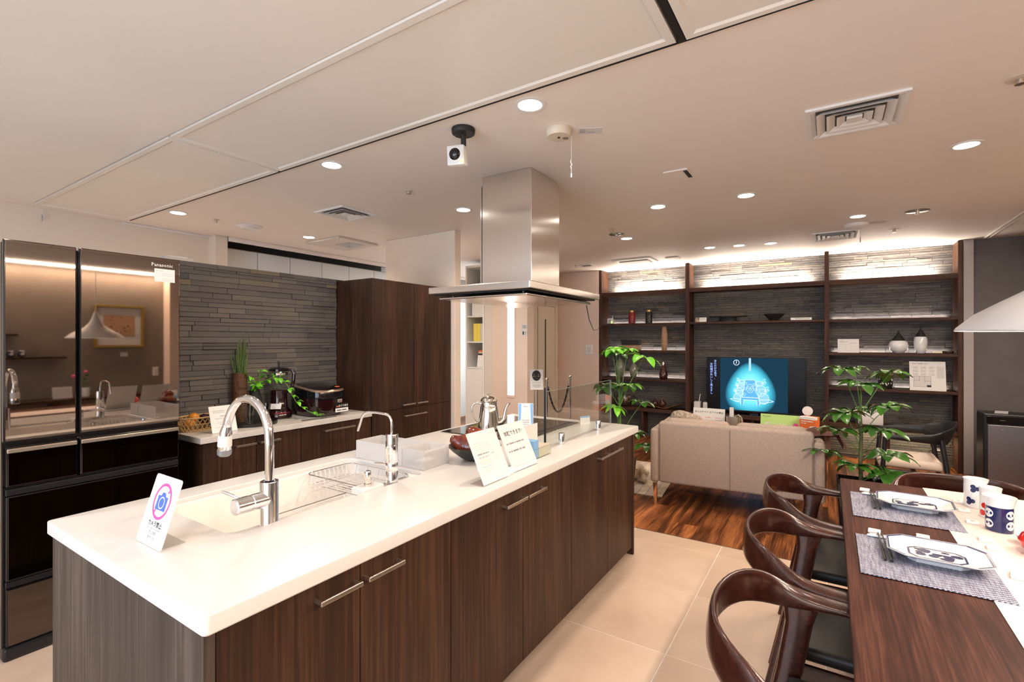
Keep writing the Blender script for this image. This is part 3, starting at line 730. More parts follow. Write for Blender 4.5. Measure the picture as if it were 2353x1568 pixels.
# no-camera card
nc = thing('no_camera_sign', 'white card with a pink no-camera symbol at the near end of the island', 'sign', (.588, 1.665, .8506))
tl = .30
sh = Sheet((0, 0, .002), (0, -1, 0), (math.sin(tl), 0, math.cos(tl)))
sh.slab(0, .156, 0, .186, -.0025, -.0003, .008).build('plate', M['paper'], nc)
MB().box(.001, .07, -.14, -.016, 0, .0016).build('foot', M['acrylic'], nc)
cx, cy = .079, .118
mb = MB(); ring = []
for i in range(40):
    t0, t1 = 2*PI*i/40, 2*PI*(i+1)/40
    mb.quad(*[sh.p(cx+r_*math.cos(a_), cy+r_*math.sin(a_), .0001) for r_, a_ in ((.0415, t0), (.0495, t0), (.0495, t1), (.0415, t1))])
for sgn in (1, -1):
    a0 = math.radians(50); c_, s_ = math.cos(a0)*sgn, math.sin(a0)*sgn
    px, py = -s_*.0035, c_*.0035
    mb.quad(*[sh.p(cx+c_*r_+q*px, cy+s_*r_+q*py, .0001) for r_, q in ((.032, -1), (.043, -1), (.043, 1), (.032, 1))])
mb.build('prohibition_ring', M['pinkink'], nc)
mb = MB(); sh.rect(mb, cx-.029, cx+.029, cy-.024, cy+.014, .0002); mb.poly([sh.p(cx-.014, cy+.014, .0002), sh.p(cx+.014, cy+.014, .0002), sh.p(cx+.008, cy+.024, .0002), sh.p(cx-.008, cy+.024, .0002)])
mb.build('camera_symbol', M['blueink'], nc)
def disc(mb, cx, cy, r, d, n=24, r0=0):
    for i in range(n):
        t0, t1 = 2*PI*i/n, 2*PI*(i+1)/n
        if r0: mb.quad(*[sh.p(cx+q*math.cos(a), cy+q*math.sin(a), d) for q, a in ((r0, t0), (r, t0), (r, t1), (r0, t1))])
        else: mb.poly([sh.p(cx, cy, d), sh.p(cx+r*math.cos(t0), cy+r*math.sin(t0), d), sh.p(cx+r*math.cos(t1), cy+r*math.sin(t1), d)])
mb = MB(); disc(mb, cx, cy-.004, .0165, .0003, r0=.0135); mb.build('lens_symbol', M['paper'], nc)
text('カメラ禁止', .0165, sh, .080, .056, .0002, M['ink'], nc, bold=.0002)
text("Don't take photographs", .0082, sh, .080, .0445, .0002, M['greyink'], nc)
text('禁止拍照', .0105, sh, .080, .033, .0002, M['greyink'], nc)
text('촬영 금지', .0105, sh, .080, .020, .0002, M['greyink'], nc)

# cooktop
ck = thing('induction_cooktop', 'black glass induction cooktop with steel rim set in the island', 'cooktop', (2.71, 1.75, .8503))
MB().box(-.392, .392, -.295, .29, 0, .004, .0015).build('frame', M['steel'], ck)
MB().box(-.385, .385, -.288, .283, .0041, .0068, .001).build('glass_top', M['gloss_black'], ck)
for x, y, r in ((-.2, .02, .11), (.2, .02, .11), (0, .15, .08)):
    mb = MB(); sh = Sheet((0, 0, .0069), (1, 0, 0), (0, 1, 0)); disc(mb, x, y, r, .0001, 40, r-.003); mb.build('zone_ring', M['greyink'], ck)
mb = MB().box(-.37, .38, -.275, -.215, .0069, .0078)
mb.build('vent_plate', M['steelgrey'], ck)
mb = MB()
for i in range(46): x = -.36+.016*i; mb.box(x, x+.009, -.268, -.222, .00785, .0086)
mb.build('vent_slots', M['black'], ck)
# kettle
kt = thing('drip_kettle', 'polished silver drip kettle with long curved spout on the cooktop', 'kettle', (2.535, 1.822, .8575), math.radians(-57))
MB().lathe([(.066, 0), (.070, .004), (.0695, .012), (.064, .06), (.0575, .11), (.053, .146), (.050, .150), (.050, .176), (.0535, .179), (.0535, .183)], seg=32).build('body', M['silver'], kt, True)
ld = MB().lathe([(.0535, .1835), (.052, .188), (.045, .198), (.030, .209), (.012, .214), (.006, .216), (.005, .219)], seg=32).build('lid', M['silver'], kt, True)
MB().lathe([(.004, .2195), (.009, .2215), (.0115, .2255), (.0105, .2285), (.005, .2305)], seg=16).build('knob', M['silver'], ld, True)
MB().tube([(.058, 0, .040), (.082, 0, .045), (.097, 0, .066), (.102, 0, .095), (.108, 0, .13), (.118, 0, .155), (.130, 0, .165), (.138, 0, .163)], [.022, .020, .016, .0125, .0095, .0075, .0065, .006], 14).build('spout', M['silver'], kt, True)
MB().tube([(-.051, 0, .163), (-.075, 0, .170), (-.098, 0, .160), (-.110, 0, .140), (-.104, 0, .105), (-.085, 0, .065), (-.071, 0, .048), (-.066, 0, .05)], [.006, .006, .0058, .0055, .005, .005, .005, .005], 10).build('handle', M['silver'], kt, True)
# leaflet holder, card box, small sign
lf = thing('leaflet', 'tall blue and white leaflet with a yellow sticker behind the trial card', 'leaflet', (2.30, 1.405, .8505), math.radians(-62))
sh = Sheet((-.042, 0, 0), (1, 0, 0), (0, .12, 1)); sh.slab(0, .084, 0, .225, -.004, 0).build('booklet', M['paper'], lf)
mb = MB(); mb.poly([sh.p(.002, .222, .0004), sh.p(.002, .10, .0004), sh.p(.014, .12, .0004), sh.p(.018, .222, .0004)]); mb.poly([sh.p(.066, .222, .0004), sh.p(.072, .12, .0004), sh.p(.083, .02, .0004), sh.p(.083, .222, .0004)])
mb.build('blue_print', M['skyprint'], lf)
mb = MB(); disc(mb, .070, .058, .013, .0006); mb.build('yellow_sticker', M['yellow'], lf)
lines(sh, [(.022, .062, .13-.011*i) for i in range(5)]+[(.03, .055, .205)], .0004, M['greyink'], lf, h=.003)
cb = thing('card_holder', 'clear acrylic holder full of cream cards beside the trial card', 'card holder', (2.10, 1.225, .8505))
MB().box(-.085, .085, -.042, -.040, 0, .05).box(-.085, .085, .040, .042, 0, .15).box(-.085, -.083, -.040, .040, 0, .05).box(.083, .085, -.040, .040, 0, .05).box(-.083, .083, -.04, .04, 0, .002).build('box', M['glass'], cb)
MB().box(-.03, .082, -.037, .030, .0022, .052, .001).build('cards', M['cream'], cb)
MB().box(-.081, -.032, -.037, .030, .0022, .088, .001).build('booklet', M['skyprint'], cb)
MB().box(-.082, .082, .036, .0395, .0022, .148).build('back_sheet', M['paper'], cb)
ss = thing('small_sign', 'small blue and white card standing behind the glass guard', 'sign', (3.07, 1.40, .8505), math.radians(-25))
MB().box(-.042, .042, -.001, .001, 0, .058).build('card', M['paper'], ss)
MB().box(-.042, .042, -.0018, -.0011, .047, .058).build('band', M['skyprint'], ss)
# glass splash guard
gg = thing('glass_guard', 'clear glass splash guard on chrome clamps along the island edge', 'glass guard', (2.70, 1.25, .85))
MB().box(-.455, .455, -.004, .004, .012, .305, .002).build('pane', M['glass'], gg)
MB().box(.4515, .4555, -.0042, .0042, .012, .305).box(-.45, .45, -.0042, .0042, .3035, .3055).build('edge', M['glassedge'], gg)
MB().box(-.4600, -.4552, -.006, .006, .0005, .325, .001).build('end_post', M['black'], gg)
for x in (-.275, .238):
    c_ = MB().lathe([(.017, .0005), (.017, .058), (.0155, .060)], (x, -.002, 0), 20).build('clamp', M['chrome'], gg, True)

# ================================================================== range hood
hd = thing('range_hood', 'brushed steel island range hood hanging from the ceiling', 'range hood', (2.757, 1.732, 1.71))
MB().box(-.481, .481, -.368, .368, 0, .042, .004).build('canopy', M['steel'], hd)
MB().box(-.455, .455, -.342, .342, -.008, -.0005).build('underside', M['darkmetal'], hd)
MB().box(-.435, .435, -.322, .322, -.034, -.018, .006).build('baffle_plate', M['steel'], hd)
for x, y in ((-.37, -.26), (.37, -.26), (-.37, .26), (.37, .26)): MB().cyl((x, y, -.0175), (x, y, -.0085), .006).build('bolt', M['nickel'], hd)
MB().box(-.160, .212, -.187, .205, .0425, .73, .002).build('duct_cover', M['steel'], hd)
MB().box(-.148, .198, -.176, .196, .7305, .7885, .002).build('duct_sleeve', M['steel'], hd)
MB().box(-.1615, -.1602, .188, .192, .05, .725).build('seam', M['seam'], hd)
cbm = MB().tube([(3.19, 1.45, 1.697), (3.5, 1.56, 1.58), (4.2, 1.83, 1.52), (5.2, 2.22, 1.55), (6.2, 2.60, 1.62), (7.02, 2.80, 1.69)], .0035, 6)
tag(cbm.build('power_cord', M['black'], smooth=True), 'thin black cord sagging from the range hood to the shelving', 'cord')
tag(MB().sphere((0, 0, 0), .012).build('sensor', M['white'], smooth=True, loc=(3.19, 1.45, 1.684)), 'tiny white sensor hanging under the far corner of the range hood', 'sensor')
# ================================================================== refrigerator
fr = thing('refrigerator', 'tall dark mirror-fronted refrigerator with two upper doors', 'refrigerator', (0.936, 3.05, 0))
MB().box(-.350, .350, .026, .70, .03, 1.862, .004).build('cabinet', M['gloss_black'], fr)
MB().box(-.352, .352, -.006, .60, 0.0, .058, .012).build('plinth', M['black'], fr)
def fdoor(x0, x1, z0, z1, nm='door', gl='mirror'):
    d = MB().box(x0, x1, 0, .024, z0, z1, .004).build(nm, M['gloss_black'], fr)
    MB().box(x0+.006, x1-.004, -.0022, -.0002, z0+.006, z1-.004, .001).build('glass_panel', M[gl], d)
    return d
fdoor(-.349, -.099, .970, 1.872); dR = fdoor(-.088, .349, .970, 1.872)
for a, b in ((-.340, -.096), (-.085, .343)):
    dw = fdoor(a, b, .770, .948, 'drawer', 'mirror_dark')
    MB().box(a+.002, b-.002, -.010, .002, .922, .940, .002).build('handle', M['nickel'], dw)
for z0, z1 in ((.352, .728), (.062, .318)):
    dw = fdoor(-.340, .343, z0, z1, 'drawer', 'mirror_dark')
    MB().box(-.340, .343, .002, .020, z1+.003, z1+.030, .002).build('handle', M['darkmetal'], dw)
sh = Sheet((0, -.0024, 0), (1, 0, 0), (0, 0, 1))
text('Panasonic', .026, sh, .262, 1.832, .0004, M['paper'], dR, bold=.0002)
st = sh.slab(.225, .322, 1.742, 1.812, 0, .0016).build('sticker', M['paper'], dR)
lines(sh, [(.232, .268, 1.80), (.262, .317, 1.785), (.262, .317, 1.775), (.262, .317, 1.757), (.262, .317, 1.749)], .0020, M['paleink'], dR, h=.002)
mb = MB(); disc(mb, .172, 1.005, .0026, .0004, 10); mb.build('indicator', M['ledblue'], dR)
lines(sh, [(.185, .205, 1.004), (.225, .25, 1.007)], .0006, M['paleink'], dR, h=.0012)
hb = thing('junction_box', 'small grey cable box on top of the stone partition', 'box', (1.50, 3.60, 1.9455))
MB().box(-.085, .085, -.03, .03, 0, .022, .003).build('body', M['offwhite'], hb)
MB().box(-.055, .055, -.02, .02, .0225, .030, .002).build('cover', M['white'], hb)

# ================================================================== back counter and tall cupboard
seg = [(1.425, 1.751), (1.751, 2.067)]
for k, (a, b) in enumerate(seg):
    c = thing('base_cabinet', ('dark walnut base cabinet next to the refrigerator', 'dark walnut base cabinet between the end cabinet and the drawer unit')[k], 'cabinet', ((a+b)/2, 3.30, 0), 0, 'back counter cabinets')
    hw = (b-a)/2
    MB().box(-hw+.001, hw-.001, -.178, .235, .07, .812).build('body', M['walnutdark'], c)
    d = MB().box(-hw+.0018, hw-.0018, -.200, -.180, .05, .806, .0015).build('door', M['walnut'], c)
    h0, h1 = ((1.609, 1.734), (1.762, 1.900))[k]; bar_handle(d, h0-(a+b)/2, h1-(a+b)/2, -.200, .766)
c = thing('drawer_cabinet', 'wide dark walnut drawer unit under the rice cooker', 'cabinet', (2.378, 3.30, 0), 0, 'back counter cabinets')
MB().box(-.310, .310, -.178, .235, .07, .812).build('body', M['walnutdark'], c)
for z0, z1 in ((.575, .806), (.315, .571), (.05, .311)):
    d = MB().box(-.309, .3085, -.200, -.180, z0, z1, .0015).build('drawer', M['walnut'], c)
    bar_handle(d, 2.243-2.378, 2.511-2.378, -.200, z1-.04)
tag(MB().box(1.408, 2.686, 3.083, 3.528, .8135, .850, .003).build('back_worktop', M['worktop2']), 'grey-white worktop of the counter along the stone wall', 'worktop')
tc = thing('tall_cupboard', 'tall dark walnut two-door cupboard at the right end of the stone wall', 'cupboard', (3.19, 3.30, 0))
MB().box(-.492, .490, -.178, .240, .03, 1.930, .002).build('carcass', M['walnutdark'], tc)
for a, b, q in ((-.492, -.017, 1), (-.014, .490, 0)):
    d = MB().box(a+.001, b-.001, -.200, -.180, .837, 1.930, .0015).build('door', M['walnut'], tc)
    x0, x1 = ((3.022, 3.164), (3.191, 3.326))[1-q]; bar_handle(d, x0-3.19, x1-3.19, -.200, .868)
for z0, z1 in ((.570, .833), (.300, .566), (.03, .296)):
    d = MB().box(-.491, .489, -.200, -.180, z0, z1, .0015).build('drawer', M['walnut'], tc)
    bar_handle(d, 3.042-3.19, 3.314-3.19, -.200, z1-.062)

BZ = .8506
# woven basket with fruit
bs = thing('fruit_basket', 'woven bamboo basket of fruit beside the refrigerator', 'basket', (1.545, 3.40, BZ), .15)
MB().lathe([(.075, 0), (.08, .004), (.0, .004)], seg=20, cap=False, sx=1.35, sy=.85).build('base', M['wicker'], bs)
for z, r, t in ((.004, .082, .004), (.085, .100, .006), (.045, .092, .0025)):
    MB().tube([(r*1.35*math.cos(2*PI*i/32), r*.85*math.sin(2*PI*i/32), z) for i in range(32)], t, 6, closed=True).build('rim', M['wicker'], bs, True)
mb = MB(); N = 26
for i in range(N):
    for dd in (-1, 1):
        a0, a1 = 2*PI*i/N, 2*PI*(i+dd*1.6)/N
        mb.tube([(.082*1.35*math.cos(a0), .082*.85*math.sin(a0), .004), (.092*1.35*math.cos((a0+a1)/2), .092*.85*math.sin((a0+a1)/2), .045), (.100*1.35*math.cos(a1), .100*.85*math.sin(a1), .085)], .0028, 5)
mb.build('weave', M['wicker'], bs, kind='stuff')
fl = ['orange fruit at the left of the woven basket', 'orange fruit with a pointed top in the woven basket', 'dark purple fruit in the middle of the woven basket', 'dark purple fruit at the right of the woven basket']
for (x, y, z, r, m), lb in zip(((1.475, 3.375, .050, .033, 'orangefruit'), (1.510, 3.395, .082, .032, 'orangefruit'), (1.570, 3.395, .065, .036, 'purplefruit'), (1.618, 3.415, .060, .034, 'purplefruit')), fl):
    f = thing('fruit', lb, 'fruit', (x, y, BZ+z-r), 0, 'fruit in the woven basket')
    MB().sphere((0, 0, r), r, 16, 10, (1, 1, .92)).build('flesh', M[m], f, True)
    MB().cyl((0, 0, 2*r*.93), (0, .003, 2*r*.93+.009), .003, .002, 6).build('stalk', M['bark'], f)
# card
pc = thing('info_card', 'white leaning card with printed lines in front of the fruit basket', 'sign', (1.515, 3.170, BZ), 0)
sh = Sheet((0, 0, .001), (1, .04, 0), (0, .32, 1)); sh.slab(0, .155, 0, .168, -.003, 0).build('sheet', M['paper'], pc)
MB().box(.01, .14, .002, .055, 0, .0016).build('foot', M['acrylic'], pc)
lines(sh, [(.02, .10, .135), (.02, .09, .125), (.06, .13, .10, .004), (.03, .08, .086)], .0006, M['greyink'], pc, h=.0028)
lines(sh, [(.04, .14, .06), (.05, .12, .05), (.025, .06, .03), (.11, .145, .066)], .0006, M['paleink'], pc, h=.003)
# round tray with two glasses
tr = thing('round_tray', 'round black tray holding two glass tumblers', 'tray', (1.845, 3.325, BZ))
MB().lathe([(.150, 0), (.158, .002), (.160, .020), (.156, .022), (.153, .006), (0, .005)], seg=40, cap=False).build('plate', M['black'], tr, True)
def tumbler(x, y, lab):
    t = thing('tumbler', lab, 'glass', (x, y, BZ+.0065), 0, 'glass tumblers on the round tray')
    MB().lathe([(.0255, 0), (.0270, .006), (.0370, .125), (.0352, .125), (.0255, .012), (0, .010)], seg=28, cap=False).build('body', M['glass'], t, True)
    MB().lathe([(.0262, .0005), (.0270, .009), (.02, .0095)], seg=28).build('base', M['cutglass'], t, True)
tumbler(1.822, 3.318, 'left glass tumbler on the round tray'); tumbler(1.935, 3.325, 'right glass tumbler on the round tray')
# brown vase of horsetail
hv = thing('horsetail_vase', 'tall brown ribbed cylinder vase of horsetail stems by the stone wall', 'vase', (1.842, 3.475, BZ))
MB().lathe([(.0455, 0), (.046, .002), (.0465, .345), (.042, .347), (.042, .30), (0, .30)], seg=32, cap=False).build('vase', M['brownvase'], hv, True)
for k in range(26):
    a, q = rnd.uniform(0, 2*PI), rnd.uniform(.004, .034)
    x, y = q*math.cos(a), q*math.sin(a); ln = rnd.uniform(.42, .60); sp_ = rnd.uniform(.3, 1.9)
    pts = [(x, min(y, .03), .302), (x*(1+.5*sp_), min(y*(1+.3*sp_), .04), .302+(ln-.302)*.55), (x*(1+1.0*sp_), min(y*(1+.4*sp_), .045), ln)]
    MB().tube(pts, [.0036, .0034, .0022], 6).build('stem', M['horsetail'], hv, True)
# leaf mesh shared by every leaf of a kind
def leaf_mesh(name, L, W, m, droop=.35, fold=.25, n=6, wav=0.0):
    mb = MB(); rows = []
    for i in range(n+1):
        t = i/n; wdt = W*(math.sin(PI*min(1, t**1.05))**.75)+.0006
        x = L*(t-.06*t*t); z = L*(-droop*t*t+.10*math.sin(PI*t))
        ww = wav*math.sin(t*14)*W*.25
        rows.append([mb.bm.verts.new((x, -wdt, z+fold*wdt+ww)), mb.bm.verts.new((x, -wdt*.5, z+fold*wdt*.25)), mb.bm.verts.new((x, 0, z)), mb.bm.verts.new((x, wdt*.5, z+fold*wdt*.25)), mb.bm.verts.new((x, wdt, z+fold*wdt-ww))])
    for i in range(n):
        for j in range(4): mb.bm.faces.new((rows[i][j], rows[i+1][j], rows[i+1][j+1], rows[i][j+1]))
    o = mb.build(name, m, smooth=True, angle=180); me = o.data; bpy.data.objects.remove(o); return me
def put_leaf(name, me, parent, p, yaw, pitch, roll=0.0, s=1.0):
    o = bpy.data.objects.new(name, me); C.objects.link(o); o.parent = parent; o.location = p
    o.rotation_mode = 'ZYX' if False else 'XYZ'; o.rotation_euler = (roll, -pitch, yaw); o.scale = (s, s, s); return o
VL = leaf_mesh('vine_leaf', .045, .012, M['leafbright'], .3, .35)
vp = thing('vine_vase', 'black tapered vase with a trailing green vine beside the brown vase', 'vase', (1.945, 3.465, BZ))
MB().lathe([(.040, 0), (.050, .004), (.053, .08), (.046, .15), (.033, .205), (.026, .222), (.020, .222), (.022, .18), (0, .17)], seg=28, cap=False).build('vase', M['blackmatte'], vp, True)
def vine(pts, n, sc_=1.0):
    MB().tube(pts, [.0022]*(len(pts)-1)+[.0008], 6).build('stem', M['stem'], vp, True)
    P = [Vector(p) for p in pts]
    for k in range(n):
        t = (k+.6)/n*(len(P)-1); i = min(int(t), len(P)-2); p = P[i].lerp(P[i+1], t-i); d = (P[i+1]-P[i]).normalized()
        yaw = math.atan2(d.y, d.x) if abs(d.x)+abs(d.y) > .05 else rnd.uniform(0, 6)
        for sg in (-1, 1): put_leaf('leaf', VL, vp, p, yaw+sg*rnd.uniform(.6, 1.2), rnd.uniform(-.5, .7), rnd.uniform(-.5, .5), sc_*rnd.uniform(.8, 1.25))
vine([(0, 0, .20), (-.02, -.01, .26), (-.05, -.03, .30), (-.085, -.05, .335)], 4, 1.1)
vine([(0, 0, .20), (.01, -.02, .27), (.03, -.02, .32), (.03, -.03, .36)], 5, 1.2)
vine([(0, 0, .20), (-.02, -.04, .25), (-.03, -.07, .27), (-.05, -.09, .25)], 4, 1.0)
vine([(0, 0, .20), (.04, -.03, .27), (.08, -.06, .30), (.115, -.09, .305), (.14, -.13, .28), (.155, -.17, .23), (.165, -.20, .17), (.185, -.22, .12), (.22, -.26, .075), (.26, -.315, .035), (.31, -.335, .018)], 11, 1.15)
# blender
bl = thing('blender', 'dark plum blender with a clear jug and curved handle', 'blender', (2.105, 3.43, BZ), math.radians(-57))
MB().lathe([(.085, 0), (.090, .006), (.088, .040), (.078, .058), (.060, .085), (.057, .150), (.058, .205), (.050, .209)], seg=32).build('motor_base', M['plum'], bl, True)
MB().lathe([(.0895, .040), (.0905, .043), (.0895, .046)], seg=32, cap=False).build('trim_ring', M['redline'], bl, True)
MB().cyl((0, -.089, .025), (0, -.094, .025), .013).build('dial', M['plum'], bl, True)
MB().lathe([(.050, .212), (.060, .23), (.066, .345), (.064, .345), (.056, .232), (.046, .216)], seg=28, cap=False).build('jug', M['glass'], bl, True)
MB().lathe([(.058, .346), (.070, .348), (.070, .362), (.052, .372), (.03, .374)], seg=28).build('lid', M['gloss_black'], bl, True)
MB().lathe([(.0625, .318), (.0665, .32), (.0672, .334), (.064, .335)], seg=28, cap=False).build('jug_band', M['silver'], bl, True)
MB().tube([(0, 0, .374), (0, 0, .405), (0, 0, .42)], [.0075, .0085, .006], 12).build('tamper', M['black'], bl, True)
MB().sweep([((.060, 0, .36), (0, 1, 0), (0, 0, 1), .012, .010), ((.100, 0, .355), (0, 1, 0), (1, 0, .6), .012, .011), ((.112, 0, .325), (0, 1, 0), (1, 0, 0), .012, .012), ((.108, 0, .27), (0, 1, 0), (1, 0, 0), .012, .012), ((.096, 0, .225), (0, 1, 0), (1, 0, -.3), .011, .010), ((.070, 0, .195), (0, 1, 0), (0, 0, 1), .010, .009), ((.052, 0, .19), (0, 1, 0), (0, 0, 1), .010, .008)]).build('handle', M['plum'], bl, True)
sh = Sheet((-.02, -.088, .075), (1, .12, 0), (0, .35, 1)); tg = sh.slab(0, .072, 0, .04, -.001, 0).build('price_tag', M['paper'], bl); lines(sh, [(.006, .04, .031), (.006, .03, .02), (.006, .035, .012), (.006, .035, .005)], .0006, M['greyink'], bl, h=.0025)
# rice cooker
rc = thing('rice_cooker', 'glossy black rice cooker with a champagne lid trim on the counter', 'rice cooker', (2.372, 3.325, BZ), 0)
rc.scale = (1.14, 1.14, 1.16)
prof = [(.094, .118, .0), (.112, .136, .006), (.122, .147, .04), (.127, .152, .085), (.128, .153, .124)]
MB().loft([[(a, b, z) for a, b in superloop(40, p, q, 3.4)] for p, q, z in prof]).build('body', M['plum'], rc, True)
prof = [(.128, .153, .126), (.130, .155, .150), (.126, .150, .176)]
lid = MB().loft([[(a, b, z+.018*(b/.15)) for a, b in superloop(40, p, q, 3.4)] for p, q, z in prof]).build('lid', M['gloss_black'], rc, True)
prof = [(.1265, .1505, .1765), (.1285, .1525, .181), (.119, .143, .190)]
MB().loft([[(a, b, z+.018*(b/.15)) for a, b in superloop(40, p, q, 3.4)] for p, q, z in prof]).build('trim', M['champagne'], lid, True)
prof = [(.1185, .1425, .1905), (.110, .132, .1955), (.04, .05, .199)]
MB().loft([[(a, b, z+.018*(b/.15)) for a, b in superloop(40, p, q, 3.4)] for p, q, z in prof]).build('control_panel', M['gloss_black'], lid, True)
MB().box(-.04, .035, -.095, -.045, .188, .1905, .002, rot=Rx(.12)).build('display', M['darkmetal'], lid)
MB().box(.055, .085, -.105, -.090, .1840, .1880, .001, rot=Rx(.12)).build('start_button', M['orange'], lid)
MB().box(.03, .065, -.160, -.151, .085, .108, .003).build('release_button', M['nickel'], rc)
sh = Sheet((.012, -.1565, .022), (1, 0, 0), (0, .06, 1)); sh.slab(0, .104, 0, .056, -.002, 0).build('label', M['darkmetal'], rc)
mb = MB(); sh.rect(mb, .001, .103, .001, .026, .0005); mb.build('label_strip', M['paper'], rc)
lines(sh, [(.008, .03, .035, .006)], .0006, M['orange'], rc); text('おどり炊き', .0155, sh, .066, .040, .0006, M['paper'], rc, bold=.0002)
lines(sh, [(.012, .09, .010, .006)], .0008, M['ink'], rc)
for k, (x0, x1, y0) in enumerate(((2.10, 2.25, 3.142), (2.24, 2.37, 3.128))):
    tag(MB().tube([(x0, y0, BZ+.004), (x1, y0-.014, BZ+.004)], [.003, .0022], 6).build('chopsticks', M['black'], smooth=True), ('first', 'second')[k]+' thin black stick lying at the counter edge before the rice cooker', 'stick')
# ================================================================== dining table
TZ = .70
tb = thing('dining_table', 'long reddish brown wooden dining table', 'table', (2.08, -.56, 0))
MB().box(-1.02, 1.024, -.515, .515, .665, .6995, .003).build('tabletop', M['table'], tb)
for x in (-.92, .92):
    for y in (-.40, .40): MB().box(x-.035, x+.035, y-.035, y+.035, 0, .6645, .004).build('leg', M['chair'], tb)
MB().box(-.88, .88, -.37, .37, .60, .6645).build('apron', M['table'], tb)
tag(MB().box(1.0, 3.106, -.742, -.380, TZ, TZ+.0016, .0006).build('table_runner', M['runner']), 'pale pinkish runner along the middle of the dining table', 'table runner')
for k, (x0, x1) in enumerate(((2.457, 2.838), (1.860, 2.231))):
    o = MB().box(x0, x1, -.432, -.080, TZ+.0017, TZ+.0037, .0008).build('placemat', M['mat'])
    tag(o, ('blue woven placemat farther along the table', 'blue woven placemat nearer the camera')[k], 'placemat', 'woven placemats')
PZ = TZ+.0038
def plate(x, y, lab, rz, k):
    t = thing('octagonal_plate', lab, 'plate', (x, y, PZ), rz, 'octagonal plates')
    def oc(a, b, c, z): return [(a, -b+c, z), (a, b-c, z), (a-c, b, z), (-a+c, b, z), (-a, b-c, z), (-a, -b+c, z), (-a+c, -b, z), (a-c, -b, z)]
    MB().loft([oc(.048, .076, .022, 0), oc(.050, .078, .022, .011), oc(.064, .092, .028, .014), oc(.103, .131, .042, .033), oc(.1035, .1315, .042, .0355), oc(.100, .128, .041, .0355), oc(.064, .090, .028, .0185), oc(.05, .07, .022, .0175)], cap1=True).build('dish', M['porcelain'], t)
    m = MB(); m.loft([oc(.1025, .1305, .042, .0360), oc(.0955, .1235, .040, .0343)], False, False); m.build('blue_rim', M['indigo'], t)
    m = MB(); m.loft([oc(.050, .074, .022, .0190), oc(.045, .069, .020, .0190)], False, False); m.build('blue_frame', M['indigo'], t)
    r = random.Random(k); m = MB()
    for i in range(16):
        cx, cy = r.uniform(-.033, .033), r.uniform(-.055, .055); n = 7; a0 = r.random()*6; R_ = r.uniform(.006, .015)
        m.poly([(cx+R_*(.6+.5*r.random())*math.cos(a0+2*PI*j/n), cy+1.4*R_*(.6+.5*r.random())*math.sin(a0+2*PI*j/n), .0190+.00005*i) for j in range(n)])
    m.build('blue_painting', M['indigo'], t)
plate(2.695, -.302, 'octagonal blue-rimmed plate on the farther placemat', -.06, 1)
plate(2.090, -.292, 'octagonal blue-rimmed plate on the nearer placemat', -.04, 2)
for k, (x, y) in enumerate(((2.815, -.160), (2.222, -.150))):
    w_ = ('farther', 'nearer')[k]
    t = thing('chopstick_rest', 'white porcelain chopstick rest on the %s placemat' % w_, 'chopstick rest', (x, y, PZ), .05, 'chopstick rests')
    MB().sweep([((0, -.038, .004), (1, 0, 0), (0, 0, 1), .004, .003), ((0, -.022, .006), (1, 0, 0), (0, 0, 1), .010, .006), ((.002, 0, .006), (1, 0, 0), (0, 0, 1), .013, .0055), ((0, .025, .006), (1, 0, 0), (0, 0, 1), .009, .006), ((0, .036, .004), (1, 0, 0), (0, 0, 1), .003, .003)], 12, 2).build('body', M['porcelain'], t, True)
    m = MB(); 
    for i in range(3): m.box(-.004, -.001, -.015+.009*i, -.009+.009*i, .0112, .0118)
    m.build('blue_pattern', M['indigo'], t)
    for q in (0, 1):
        yy = y+(.003, -.008)[q]
        o = MB().tube([(x+.010, yy, PZ+.0150), (x-.235, yy-.004+.004*q*0-(.006 if q else 0), PZ+.0075)], [.0022, .0042], 8).build('chopstick', M['black'], smooth=True)
        tag(o, ('left' if q == 0 else 'right')+' black lacquered chopstick of the pair on the %s placemat' % w_, 'chopstick', 'black chopsticks')
TC = [(2.900, -.140, 0, 'beyond the farther placemat'), (2.288, -.140, 0, 'between the two placemats near the table edge'), (2.318, -.285, 0, 'behind the nearer plate'), (2.905, -.478, 1, 'on the runner beside the farthest cup'), (2.772, -.474, 1, 'on the runner beside the red cup'), (2.610, -.472, 1, 'on the runner just before the navy cup'), (2.405, -.470, 1, 'on the runner, farther of the close pair'), (2.318, -.474, 1, 'on the runner, nearer of the close pair')]
for x, y, rr_, lb in TC:
    z0 = TZ+(.0018 if rr_ else .0002)
    t = thing('place_card', 'small white square card '+lb, 'card', (x, y, z0), -.1, 'white square table cards')
    MB().box(-.019, .019, -.019, .019, 0, .008, .0015).build('block', M['paper'], t)
    MB().box(-.008, .008, -.006, .006, .0081, .0085).build('print', M['paleink'], t)
t = thing('name_block', 'white rectangular card at the right edge of the photo on the runner', 'card', (2.085, -.488, TZ+.0018), -.2)
MB().box(-.03, .03, -.025, .025, 0, .010, .002).build('block', M['paper'], t)
